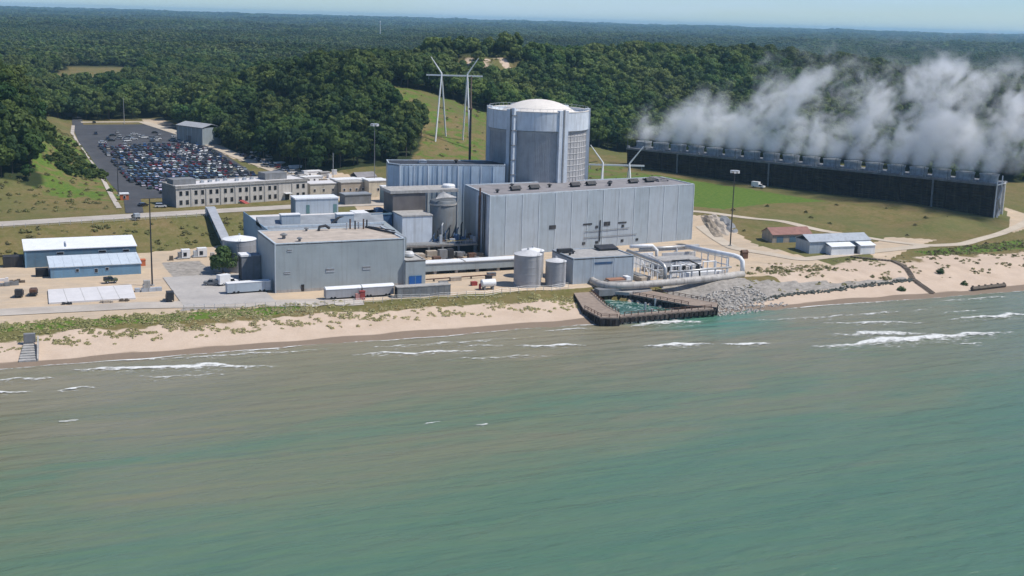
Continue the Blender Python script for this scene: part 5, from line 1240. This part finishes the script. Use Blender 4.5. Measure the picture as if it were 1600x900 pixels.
part(wt, 'stem', MB().tube([(0, 0, 0), (0, 0, 60)], 1.3, 8, .7), M_white); part(wt, 'head', MB().lathe(0, 0, [(.7, 56), (1.8, 57), (1.8, 60), (.7, 61)], 12), M_white)
# ------------------------------------------------------------------ vehicles
def car_body(L, W, H, cab0, cab1, hood=.52):
    """one car as one mesh: paint, glass, tyres"""
    mb = MB(); mb.cur = 0; w = W / 2; z0, zb = .32, H * hood + .12
    prof = [(-L / 2, z0), (-L / 2, zb * .86), (-L / 2 + .15, zb), (L / 2 - 1.1, zb * .97), (L / 2 - .12, zb * .80), (L / 2, z0 + .1), (L / 2, z0)]
    n = len(prof); mb.add([(x, -w, z) for x, z in prof] + [(x, w, z) for x, z in prof], [tuple(range(n)), tuple(range(2 * n - 1, n - 1, -1))] + [(i, i + n, (i + 1) % n + n, (i + 1) % n) for i in range(n)])
    c = [(cab0, zb), (cab0 + .45, H), (cab1 - .75, H), (cab1, zb)]
    mb.cur = 1; q = w * .98; t = w * .80
    mb.add([(cab0, -q, zb), (cab1, -q, zb), (cab1, q, zb), (cab0, q, zb), (cab0 + .45, -t, H - .05), (cab1 - .75, -t, H - .05), (cab1 - .75, t, H - .05), (cab0 + .45, t, H - .05)], [(0, 1, 5, 4), (1, 2, 6, 5), (2, 3, 7, 6), (3, 0, 4, 7)])
    mb.cur = 0; mb.box(cab0 + .4, cab1 - .7, -t - .02, t + .02, H - .05, H)
    mb.cur = 2
    for x in (-L * .3, L * .31):
        for s in (-1, 1):
            vs = [(x + .33 * math.cos(a), s * (w + .02) - (s * .22 if k else 0), .33 + .33 * math.sin(a)) for k in (0, 1) for a in [i * math.pi / 4 for i in range(8)]]
            mb.add(vs, [tuple(range(8)) if s < 0 else tuple(range(7, -1, -1))] + [(i, (i + 1) % 8, 8 + (i + 1) % 8, 8 + i) for i in range(8)])
    return mb.mesh('car', [M_car, M_glass, M_tyre])
CARM = [car_body(4.6, 1.8, 1.45, -1.9, 1.35), car_body(4.8, 1.9, 1.75, -2.3, 1.3), car_body(5.4, 1.95, 1.85, -.9, 1.35, .5)]
KINDN = ['saloon', 'estate car', 'pickup']
CCOL = [('black', (.012, .012, .014), 8), ('dark grey', (.05, .052, .056), 8), ('dark blue', (.018, .032, .075), 7), ('silver', (.42, .43, .44), 6), ('white', (.75, .75, .74), 6), ('dark red', (.16, .018, .018), 5), ('blue', (.03, .09, .24), 3), ('dark green', (.02, .05, .035), 2), ('tan', (.30, .26, .2), 1)]
CW = [c[2] for c in CCOL]; made = 0
ORD = ['first', 'second', 'third', 'fourth', 'fifth', 'sixth', 'seventh', 'eighth', 'ninth', 'tenth', 'eleventh', 'twelfth', 'thirteenth', 'fourteenth', 'fifteenth', 'sixteenth', 'seventeenth', 'eighteenth', 'nineteenth', 'twentieth', 'twenty first', 'twenty second', 'twenty third', 'twenty fourth', 'twenty fifth', 'twenty sixth']
rows = []; y = 566.0; k = 0
while y < 764:
    rows.append((y, k % 2)); y += 5.6 if k % 2 == 0 else 9.2; k += 1
slots = []
for ri, (y, s) in enumerate(rows):
    xl, xr = 67.5 + max(0, (612 - y) * .22), 129.5 - max(0, (y - 600) * .03)
    for x in np.arange(xl, xr, 2.75): slots.append((x, y, s, ri))
rc = random.Random(3); rc.shuffle(slots); slots = sorted(slots[:int(len(slots) * .86)], key=lambda q: (q[1], q[0])); far_slots = slots[262:]; slots = slots[:262]
used = {}
def add_car(x, y, rz, label, col, kind=0, group=None):
    o = link('car', CARM[kind], None, (x, y, hz(x, y) + .13), rz); o.color = (*col, 1); return tag(o, label, 'car', group)
for x, y, s, ri in slots:
    cn, cc, _ = rc.choices(CCOL, CW)[0]; kd = rc.choices([0, 1, 2], [5, 4, 1])[0]
    third = 'left end' if x < 84 else 'left half' if x < 98 else 'middle' if x < 107 else 'right half' if x < 119 else 'right end'
    lab = '%s %s, %s of the %s car park row from the office' % (cn, KINDN[kd], third, ORD[min(ri, 25)])
    add_car(x + rc.uniform(-.15, .15), y + rc.uniform(-.35, .35), (R(90) if s else R(-90)) + rc.uniform(-.04, .04), lab, tuple(v * rc.uniform(.85, 1.15) for v in cc), kd, 'cars parked in rows on the large car park')
PM = [P('far_car_%d' % i, c[1], .25, .02, 1, 0, spec=.5) for i, c in enumerate(CCOL)]
vs_, fs_, ms_ = [], [], []
for x, y, s, ri in far_slots:
    ci = rc.choices(range(len(CCOL)), CW)[0]; me_ = CARM[rc.choices([0, 1, 2], [5, 4, 1])[0]]; a = (R(90) if s else R(-90)) + rc.uniform(-.04, .04); c_, s_ = math.cos(a), math.sin(a); z_ = hz(x, y) + .13; o_ = len(vs_); yy = y + rc.uniform(-.35, .35)
    vs_ += [(x + v.co.x * c_ - v.co.y * s_, yy + v.co.x * s_ + v.co.y * c_, z_ + v.co.z) for v in me_.vertices]
    for p_ in me_.polygons: fs_.append(tuple(i + o_ for i in p_.vertices)); ms_.append([ci, len(PM), len(PM) + 1][p_.material_index])
fcm = bpy.data.meshes.new('far_cars'); fcm.from_pydata(vs_, [], fs_)
for mt_ in PM + [M_glass, M_tyre]: fcm.materials.append(mt_)
fcm.polygons.foreach_set('material_index', ms_)
struct('far_cars', fcm, 'stuff', 'farthest rows of small parked cars in the car park')
for i_, (x, y) in enumerate(((118, 772), (115, 780), (112, 786), (104.5, 796), (103, 788), (101, 800), (98, 806), (96, 812), (88, 806), (85.5, 786), (84, 812), (82, 800))):
    cn, cc = (('white', (.78, .78, .77)), ('white', (.75, .75, .75)), ('silver', (.45, .46, .47)))[i_ % 3]
    add_car(x, y, R(20 + 70 * (i_ % 3)), cn + ' tall car apart at the far end of the car park, ' + ORD[i_] + ' from the shed', cc, 1, 'white cars at the far end of the car park')
for i_, (x, y, c_, l_) in enumerate(((78, 917, (.02, .02, .02), 'black car on the sand road behind the far end of the car park'), (141, 655, (.5, .5, .5), 'silver car on the sand road along the wood'), (139, 690, (.1, .1, .1), 'dark car on the sand road along the wood'), (145, 702, (.7, .7, .7), 'white car parked at the wood edge beside the sand road'), (146, 690, (.02, .05, .12), 'dark blue car parked at the wood edge beside the sand road'), (147.5, 676, (.3, .3, .32), 'grey car parked at the wood edge beside the sand road'), (75, 541, (.22, .03, .03), 'red car passing the left end of the office block'), (70, 529, (.6, .6, .6), 'silver car turning by the left end of the office block'), (63.5, 534, (.02, .02, .025), 'black car leaving the car park by the gate'))):
    add_car(x, y, R(95 + 37 * i_), l_, c_, i_ % 2)
for i_ in range(15):
    x, y = 70 + (i_ * 19 % 52), 778 + (i_ * 29 % 66); x = min(x, 119 - (y - 778) * .05)
    cn, cc = (('white', (.75, .75, .74)), ('silver', (.42, .43, .44)), ('black', (.015, .015, .017)), ('dark blue', (.02, .035, .08)))[i_ % 4]
    add_car(x + .6, y + .5, R(90 * (i_ % 2)), '%s %s standing loose on the open far asphalt of the car park' % (cn, KINDN[i_ % 2]), cc, i_ % 2, 'loose cars on the far asphalt')
for i_ in range(20):
    x, y = (150.5 - .105 * (i_ * 5.2)) - .8 * (i_ % 2), 606 + i_ * 5.4
    cn, cc, _ = rc.choices(CCOL, CW)[0]; kd = i_ % 2
    add_car(x, y, R(8 + 12 * (i_ % 3)), '%s %s, %s from the works end of the line along the sand road' % (cn, KINDN[kd], ORD[i_]), cc, kd, 'cars along the sand road by the wood')
vp = thing('pickup_truck', 'dark pickup with white canopy on the upper road above the bank', 'pickup', (56.5, 500, hz(56.5, 500) + .16), R(100))
def truck_parts(t, body, L=5.4, W=2.0, cargo=None, cargo_h=1.9):
    mb = MB().box(-L / 2, L / 2, -W / 2, W / 2, .55, 1.15).box(L / 2 - 1.3, L / 2 - .02, -W / 2 + .05, W / 2 - .05, 1.15, 1.3)
    part(t, 'body', mb, body)
    part(t, 'cab', MB().hexa([(L / 2 - 2.9, -W / 2 + .03, 1.15), (L / 2 - 1.2, -W / 2 + .03, 1.15), (L / 2 - 1.2, W / 2 - .03, 1.15), (L / 2 - 2.9, W / 2 - .03, 1.15)], [(L / 2 - 2.75, -W / 2 + .2, 1.95), (L / 2 - 1.7, -W / 2 + .2, 1.95), (L / 2 - 1.7, W / 2 - .2, 1.95), (L / 2 - 2.75, W / 2 - .2, 1.95)]), M_glass)
    part(t, 'cab_roof', B(L / 2 - 2.8, L / 2 - 1.65, -W / 2 + .17, W / 2 - .17, 1.95, 2.02), body)
    if cargo: part(t, 'cargo_box', B(-L / 2 + .05, L / 2 - 3.0, -W / 2 - .02, W / 2 + .02, 1.16, 1.16 + cargo_h), cargo)
    for x in (-L * .3, L * .31):
        for s in (-1, 1):
            w = part(t, 'wheel', MB().tube([(x, s * (W / 2 - .2), .42), (x, s * (W / 2 + .04), .42)], .42, 12), M_tyre); part(w, 'rim', MB().tube([(x, s * (W / 2 + .02), .42), (x, s * (W / 2 + .07), .42)], .22, 8), M_galv)
truck_parts(vp, M_black, cargo=M_frame, cargo_h=1.3)
VEH = [((10.4, 407), 82, M_black, M_black, 'dark flatbed truck at the far left of the sandy yard', 5.2, 1.2), ((14.6, 408), 84, M_black, M_rust, 'dark truck with rusty load beside the flatbed at the left of the yard', 5.2, .9), ((53.2, 388.4), 86, M_black, M_black, 'black lorry parked alone between the yard pole and the fence', 6.0, 1.9), ((38.8, 420), 10, P('olive_paint', (.10, .11, .06), .6), M_black, 'small olive loader in front of the bright blue warehouse', 4.2, .7),
       ((69.4, 407), 160, M_concd, M_concd, 'grey pickup beside the white box truck in the yard', 5.2, .8), ((74.4, 406.5), 20, M_white, M_white, 'white box truck parked left of the service building', 7.0, 2.4)]
for (xy, rz, b_, cg, lab, L_, ch) in VEH:
    t = thing('truck', lab, 'truck', (*xy, hz(*xy) + .2), R(rz)); truck_parts(t, b_, L_, 2.2, cg, ch)
t = thing('truck', 'small white truck on the grass at the foot of the cooling tower', 'truck', (377, 547, hz(377, 547) + .1), R(-62)); truck_parts(t, M_white, 7.2, 2.3, M_white, 2.0)
def trailer(name, label, x, y, L, W, H, rz, mat, roofm, z=None, round_roof=False):
    t = thing(name, label, 'trailer', (x, y, (hz(x, y) if z is None else z) + .15), rz)
    part(t, 'body', B(0, L, 0, W, .5, H), mat)
    if round_roof:
        mb = MB(); n = 8; vs = []; fs = []
        for xx in (-.1, L + .1):
            for i in range(n + 1): a = math.pi * i / n; vs.append((xx, W / 2 - (W / 2 + .1) * math.cos(a), H + .02 + .7 * math.sin(a)))
        for i in range(n): fs.append((i, i + 1, n + 2 + i, n + 1 + i))
        fs += [tuple(range(n, -1, -1)), tuple(range(n + 1, 2 * n + 2))]; mb.add(vs, fs); part(t, 'roof', mb, roofm)
    else: part(t, 'roof', B(-.08, L + .08, -.08, W + .08, H, H + .15), roofm)
    for fx in (.15, .25, .75, .85): part(t, 'wheel', MB().tube([(L * fx, -.02, .45), (L * fx, W + .02, .45)], .45, 12), M_tyre)
    return t
trailer('trailer', 'long white semi trailer backed towards the service building corner', 71.6, 391.6, 14, 2.8, 3.4, R(3), M_sidb, M_white)
trailer('trailer', 'white round topped trailer at the foot of the service building, left one', 99.4, 375.2, 11.4, 3, 3.2, 0, M_tank, M_whitem, None, True)
trailer('trailer', 'white round topped trailer at the foot of the service building, right one', 111.4, 375.4, 10.4, 3, 3.2, 0, M_tank, M_whitem, None, True)
rdb = thing('fire_pump', 'dark red pump unit standing between the two round topped trailers', 'pump', (109.8, 372.8, hz(110, 373)))
part(rdb, 'body', MB().box(0, 1.6, 0, 1.4, 0, 2.6), M_red); part(rdb, 'panel', B(-1.4, -.05, .1, 1.2, 0, 2.0), P('pink_panel', (.45, .22, .2), .6)); part(rdb, 'cap', B(-.1, 1.7, -.1, 1.5, 2.6, 2.8), M_red)
for i_, (x, y, w) in enumerate(((65.5, 455, 4.6), (71.2, 456.5, 5.2))):
    t = thing('equipment_skid', ('left', 'right')[i_] + ' one of the two white equipment skids below the grass bank', 'equipment', (x, y, hz(x, y)))
    part(t, 'frame', MB().box(0, w, 0, 3, .2, .5), M_galv); part(t, 'housing', B(w * .35, w, .2, 2.8, .5, 3.4), M_white)
    for q in (.08, .2): part(t, 'unit', B(w * q, w * q + .6, .3, 2.2, .5, 2.4), (M_concd, M_frame)[i_]); part(t, 'opening', B(w * (q + .4), w * (q + .4) + .6, .1, .19, 1.0, 2.4), M_dark)
for i_, (x, y, s) in enumerate(((62.5, 453.5, 1.4), (77.5, 456, 1.6))): solo('pallet_stack', MB().box(0, s, 0, s, 0, .5).box(.05, s - .05, .05, s - .05, .55, 1.0).box(.1, s - .1, .1, s - .1, 1.05, 1.6), (M_wood, M_conc)[i_], ('brown', 'pale')[i_] + ' stack of pallets beside the white equipment skids', 'pallets', (x, y, hz(x, y)))
cb = thing('barrier_wall', 'weathered concrete barrier box below the blue roller door', 'barrier', (121.8, 371.6, hz(130, 372)))
part(cb, 'wall', B(0, 18, 0, .5, -.5, 3.4), M_concd); part(cb, 'wall', B(0, .5, .51, 3.4, -.5, 3.6), M_black); part(cb, 'top', B(-.1, 18.1, -.1, 3.5, 3.4, 3.7), M_conc)
for k in range(9): part(cb, 'block_joint', B(1.9 + 2 * k, 2.0 + 2 * k, -.05, -.005, 0, 3.3), M_concd)
tk = thing('fuel_tank', 'horizontal white fuel tank on a red stand left of the largest round tank', 'tank', (155, 376.5, hz(155, 376)))
part(tk, 'shell', MB().tube([(-2.4, 0, 2.2), (-2.2, 0, 2.2), (2.2, 0, 2.2), (2.4, 0, 2.2)], 1.3, 18), M_white, True)
for x in (-1.5, 1.5): part(tk, 'saddle', B(x - .25, x + .25, -1, 1, 0, 1.3), M_concd)
part(tk, 'valve', B(-2.9, -2.4, .2, 1.2, 0, 1.9), M_red)
for i_, (x, y) in enumerate(((151.8, 383), (141, 385), (147.5, 392), (160, 390), (163, 396), (134, 382))):
    solo('equipment_crate', MB().box(0, 2 + i_ % 3, 0, 1.6, 0, 1.3 + .3 * (i_ % 2)).box(-.06, 2.06 + i_ % 3, -.06, 1.66, 1.1, 1.2), (M_red, M_concd, M_tan, M_black, M_concd, M_frame)[i_],
         ('red', 'grey', 'tan', 'black', 'dark grey', 'blue grey')[i_] + ' crate on the yard ' + ('behind the horizontal white tank', 'right of the blue roller door', 'under the front of the enclosed walkway', 'left behind the largest round tank', 'in the shade under the enclosed walkway end', 'at the corner of the blue roller door')[i_], 'crate', (x, y, hz(x, y)))
CL = [('white', M_white), ('cream', M_cream), ('grey', M_conc), ('tan', M_tan), ('red', M_red), ('blue', M_blue)]
PLC = ['behind the cream block at the office end', 'on the sand strip behind the pale tan block', 'beside the cream block with a single window', 'against the trees behind the works huddle', 'between the works huddle and the ribbed blue building', 'next to the long low trailer office', 'by the brownish gabled hut', 'in front of the small white cabin']
for i_ in range(24):
    x, y = 134 + (i_ * 37 % 52) + random.uniform(-1, 1), 556 + (i_ * 23 % 60) + random.uniform(-1, 1); x -= max(0, (y - 575) * .32)
    w, h_ = 1.8 + (i_ * 7 % 5) * .6, 1.2 + (i_ * 3 % 4) * .5; cn, cm = CL[i_ % 6 if i_ % 5 else 0]
    solo('works_container', MB().box(0, w, 0, 2, 0, h_).box(-.08, w + .08, -.08, 2.08, h_, h_ + .15).box(.2, .8, -.05, 0, .1, h_ * .8), cm, ('small ', 'long ', 'low ')[i_ % 3] + cn + ' container ' + PLC[i_ % 8], 'container', (x, y, hz(x, y) + .05), random.uniform(-.3, .6), 'containers round the works huddle')
for i_, (x, y, s_, mt_) in enumerate(((5, 424, 2.6, M_concd), (8.4, 428, 2.0, M_wood), (3, 432, 2.2, M_slabc), (22, 391.6, 1.2, M_black), (33, 390.8, 1.6, M_tan), (38.6, 391.2, 1.3, M_wood))):
    mbx = MB()
    for q in range(6): mbx.box(q * s_ * .35 + random.uniform(-.3, .3), q * s_ * .35 + s_ * .5, random.uniform(-.6, .3), random.uniform(.5, 1.3), 0, s_ * random.uniform(.3, .6))
    solo('scrap_pile', mbx, mt_, ('grey heap of stored steel at the far left of the yard', 'brown timber pile at the far left of the yard', 'pale heap beyond the timber pile at the left of the yard', 'dark drums at the left front of the pale slab', 'tan blocks along the front of the pale slab', 'timber baulks at the right front of the pale slab')[i_], 'pile', (x, y, hz(x, y)))
# pipe on trestles across the yard
tr = thing('trestle_pipe', 'thin dark pipe on short trestles across the sandy yard under the walkway', 'pipe', (0, 0, 0))
part(tr, 'pipe', MB().tube([(139, 393.5, 4.9), (165, 395, 4.9)], .22, 8), M_rust)
for x in (142, 149, 156, 163): part(tr, 'trestle', B(x - .15, x + .15, 393.2 + (x - 139) * .058, 394 + (x - 139) * .058, 3.6, 4.7), M_black)
# fence along the dune
def fence(label, pts, h=2.0, s=3.0, mat=None, planks=False):
    t = thing('fence', label, 'fence', (0, 0, 0)); L_ = []
    for a, b_ in zip(pts[:-1], pts[1:]):
        n = max(1, int(math.hypot(b_[0] - a[0], b_[1] - a[1]) / s))
        for i in range(n): L_.append((a[0] + (b_[0] - a[0]) * i / n, a[1] + (b_[1] - a[1]) * i / n))
    L_.append(pts[-1])
    for x, y in L_: part(t, 'post', B(x - .06, x + .06, y - .06, y + .06, hz(x, y) - .3, hz(x, y) + h), mat or M_galv)
    for q in (.35, .65, .97): part(t, 'rail', MB().tube([(x, y, hz(x, y) + h * q) for x, y in L_], .03, 4), mat or M_galv)
    return t
fence('chain link fence between the yard and the dune grass by the beach road', [(55, 372.5), (82, 369.5), (100, 367.6), (122, 368.4), (150, 367.4), (182, 371)])
fence('wire fence along the top of the grass bank under the upper road', [(0, 489), (40, 494.5), (84, 502)], 1.6, 4)
bw = thing('beach_walk', 'dark timber walkway stepping down across the sand at the right', 'boardwalk', (0, 0, 0))
pts = [(316, 392), (327.4, 380.5), (324, 370), (316.5, 356), (312.2, 340.5)]
for a, b_ in zip(pts[:-1], pts[1:]):
    n = int(math.hypot(b_[0] - a[0], b_[1] - a[1]) / 1.1); d = Vector((b_[0] - a[0], b_[1] - a[1])).normalized(); nn = Vector((-d.y, d.x))
    for i in range(n):
        c = Vector(a) + (Vector(b_) - Vector(a)) * (i / n); q = [c - nn * .9, c + d * .95 - nn * .9, c + d * .95 + nn * .9, c + nn * .9]; z = hz(c.x, c.y) + .3
        part(bw, 'plank', MB().prism([tuple(v) for v in q], z, z + .22), M_wood)
gr = thing('groyne', 'short dark timber groyne lying at the water edge on the far right beach', 'groyne', (0, 0, 0))
part(gr, 'beam', MB().tube([(330.5, 341, 1.2), (347.5, 342.4, 1.3)], .8, 6), M_wood)
for k in range(6): part(gr, 'pile', MB().cyl(331 + k * 3.2, 341.2 + k * .26, -1.5, 2.3, .4, 8), M_wood)
for i_, (x, y, s) in enumerate(((333.5, 361, 1.5), (333, 347.5, 1.3), (303, 346.5, 1.4))):
    t = thing('shrub', ('round dark shrub on the sand between the timber walkway and the groyne', 'low shrub right behind the timber groyne', 'bushy shrub at the foot of the timber walkway')[i_], 'shrub', (x, y, hz(x, y) - .2)); t.scale = (s, s, s)
    part(t, 'foliage', tuft_mesh('shrub', 80 + i_, 160, 1.1, 1.3, M_leafd, .2), None); part(t, 'stem', MB().tube([(0, 0, -.3), (.05, 0, .7)], .08, 5), M_bark)
# stair and boat ramp on the beach at the left
bs = thing('beach_stair', 'grey concrete steps and rubble ramp on the beach at the left', 'steps', (9.6, 341.5, 0), R(-4))
for k in range(7): part(bs, 'step', B(-2 + .15 * k, 2.4 - .1 * k, k * 1.7, k * 1.7 + 1.6, hz(10, 341.5 + k * 1.7) - .3, hz(10, 341.5 + k * 1.7) + .45 + .06 * k), M_conc)
part(bs, 'side_wall', MB().hexa([(2.5, 0, .2), (2.9, 0, .2), (2.9, 12, 3), (2.5, 12, 3)], [(2.5, 0, 1.2), (2.9, 0, 1.2), (2.9, 12, 4.4), (2.5, 12, 4.4)]), M_conc)
part(bs, 'head_block', B(-1, 2, 12, 13.6, 2.6, 5.0), M_concd)
# rubble bank right of the turbine hall
rk = thing('spoil_heap', 'grey brown spoil heap spilling down the bank right of the turbine hall', 'spoil heap', (0, 0, 0))
for k in range(3):
    mb = MB(); rr = np.random.default_rng(k + 90)
    n, mrow = 14, 7; vs = []; fs = []
    for i in range(n):
        for j in range(mrow):
            t_, w = i / (n - 1), (j / (mrow - 1) - .5); x = 304 - 15 * t_ + w * (7 + k) + k * 1.5 - 1.5; y = 477 - 38 * t_ + w * 4; vs.append((x, y, hz(x, y) - .3 + 1.3 * (1 - 4 * w * w) * math.sin(math.pi * (t_ * .9 + .1)) * (.3 + 1.3 * rr.random())))
    for i in range(n - 1):
        for j in range(mrow - 1): fs.append((i * mrow + j, i * mrow + j + 1, (i + 1) * mrow + j + 1, (i + 1) * mrow + j))
    mb.add(vs, fs); part(rk, 'mound', mb, (P('spoil', (.30, .25, .19), .95, .4, .8, 0), M_tan, M_concd)[k], loc=(2.6 * k - 2, 0, 0))

# ------------------------------------------------------------------ steam off the cooling tower
def steam_material():
    mt = bpy.data.materials.new('steam'); mt.use_nodes = True; nt = mt.node_tree; nt.nodes.clear()
    out = nt.nodes.new('ShaderNodeOutputMaterial'); v = nt.nodes.new('ShaderNodeVolumePrincipled')
    v.inputs['Color'].default_value = (.985, .985, .99, 1); v.inputs['Density'].default_value = 1.0; v.inputs['Anisotropy'].default_value = -.25
    nt.links.new(v.outputs[0], out.inputs['Volume']); return mt
def steam_group():
    ng = bpy.data.node_groups.new('steam', 'GeometryNodeTree')
    ng.interface.new_socket('Geometry', in_out='INPUT', socket_type='NodeSocketGeometry'); ng.interface.new_socket('Geometry', in_out='OUTPUT', socket_type='NodeSocketGeometry')
    go = ng.nodes.new('NodeGroupOutput'); nd = ng.nodes; lk = ng.links
    def m_(op, a, b_=None, c=None):
        n = nd.new('ShaderNodeMath'); n.operation = op
        for s, v in ((0, a), (1, b_), (2, c)):
            if v is None: continue
            if hasattr(v, 'is_output'): lk.new(v, n.inputs[s])
            else: n.inputs[s].default_value = v
        return n.outputs[0]
    def mr(v, a, b_, c, d, kind='LINEAR'):
        n = nd.new('ShaderNodeMapRange'); n.interpolation_type = kind
        for s, q in enumerate((a, b_, c, d)):
            if hasattr(q, 'is_output'): lk.new(q, n.inputs[s + 1])
            else: n.inputs[s + 1].default_value = q
        lk.new(v, n.inputs[0]); return n.outputs[0]
    pos = nd.new('GeometryNodeInputPosition').outputs[0]; sp_ = nd.new('ShaderNodeSeparateXYZ'); lk.new(pos, sp_.inputs[0]); x, y, z = sp_.outputs
    def ns(sx, sy, sz, scale, detail, dist=0.0, xs=None):
        sy = sy * .38
        cb_ = nd.new('ShaderNodeCombineXYZ'); lk.new(m_('MULTIPLY', xs if xs is not None else x, sx), cb_.inputs[0]); lk.new(m_('MULTIPLY', y, sy), cb_.inputs[1]); lk.new(m_('MULTIPLY', z, sz), cb_.inputs[2])
        n = nd.new('ShaderNodeTexNoise'); n.inputs['Scale'].default_value = scale; n.inputs['Detail'].default_value = detail; n.inputs['Roughness'].default_value = .6; n.inputs['Distortion'].default_value = dist
        lk.new(cb_.outputs[0], n.inputs['Vector']); return n.outputs[0]
    sway = m_('MULTIPLY', m_('SUBTRACT', ns(.02, .02, .03, 1, 2), .5), mr(z, 0, 60, 4, 46))
    xs = m_('ADD', m_('ADD', x, sway), m_('MULTIPLY', z, -.22))
    # one column over each fan near the deck, merging above
    colw = m_('COSINE', m_('MULTIPLY', m_('SUBTRACT', xs, cw_ / 2), 2 * math.pi / cw_)); colw = mr(colw, -.95, .35, .12, 1, 'SMOOTHSTEP')
    blend = mr(z, 1, 14, 0, 1); colm = m_('ADD', m_('MULTIPLY', colw, m_('SUBTRACT', 1.0, blend)), m_('MULTIPLY', blend, .72))
    big = ns(.05, .05, .038, 1, 3, .6, xs); fine = ns(.15, .15, .11, 1, 6, 1.0, xs)
    nn = m_('ADD', m_('MULTIPLY', big, .52), m_('MULTIPLY', fine, .48))
    top = m_('ADD', mr(x, -10, 170, 30, 88), m_('MULTIPLY', m_('SUBTRACT', ns(.035, .0, .0, 1, 2), .5), 70))
    hf = m_('DIVIDE', z, top)
    thr = mr(hf, 0, 1.05, .32, .62); d = mr(m_('SUBTRACT', nn, thr), 0, .22, 0, 1, 'SMOOTHSTEP')
    wy_ = mr(z, 0, 45, 4.2, 17); ed = mr(m_('DIVIDE', m_('ABSOLUTE', m_('SUBTRACT', y, m_('MULTIPLY', z, .06))), wy_), .55, 1.15, 1, 0, 'SMOOTHSTEP')
    ends = m_('MULTIPLY', mr(xs, -8, 6, 0, 1, 'SMOOTHSTEP'), mr(m_('SUBTRACT', x, m_('MULTIPLY', z, .9)), CTL - 6, CTL + 10, 1, 0, 'SMOOTHSTEP'))
    fade = m_('MULTIPLY', mr(hf, .15, 1.1, 1, .06), mr(z, 0, 1.2, 0, 1))
    dens = m_('MULTIPLY', m_('MULTIPLY', m_('MULTIPLY', d, colm), m_('MULTIPLY', ed, ends)), m_('MULTIPLY', fade, .23))
    vc = nd.new('GeometryNodeVolumeCube'); lk.new(dens, vc.inputs['Density'])
    vc.inputs['Min'].default_value = (-25, -22, 0); vc.inputs['Max'].default_value = (262, 24, 104)
    vc.inputs['Resolution X'].default_value = 340; vc.inputs['Resolution Y'].default_value = 42; vc.inputs['Resolution Z'].default_value = 115
    sm_ = nd.new('GeometryNodeSetMaterial'); sm_.inputs['Material'].default_value = STEAM
    lk.new(vc.outputs[0], sm_.inputs[0]); lk.new(sm_.outputs[0], go.inputs[0]); return ng
STEAM = steam_material()
sme = bpy.data.meshes.new('steam'); sme.from_pydata([(0, 0, 0), (1, 0, 0), (0, 1, 0)], [], [(0, 1, 2)]); sme.materials.append(STEAM)
stm = link('steam', sme, None, (345 - 7.5 * math.sin(ca), 632 + 7.5 * math.cos(ca), 26.4), ca)
md = stm.modifiers.new('steam', 'NODES'); md.node_group = steam_group()
tag(stm, 'white steam rising and drifting off the row of cooling tower fans', kind='stuff')

# ------------------------------------------------------------------ hazy air
def haze_material():
    mt = bpy.data.materials.new('haze'); mt.use_nodes = True; nt = mt.node_tree; nt.nodes.clear()
    out = nt.nodes.new('ShaderNodeOutputMaterial'); v = nt.nodes.new('ShaderNodeVolumePrincipled')
    v.inputs['Color'].default_value = (.43, .74, 1.0, 1); v.inputs['Density'].default_value = HAZE; v.inputs['Anisotropy'].default_value = .2
    nt.links.new(v.outputs[0], out.inputs['Volume']); return mt
HAZE = 6.0e-5
hzb = link('haze', B(-17800, 18300, -2600, 19400, -14, 134).mesh('haze', haze_material()))
tag(hzb, 'thin bluish summer haze over the woods', kind='stuff')
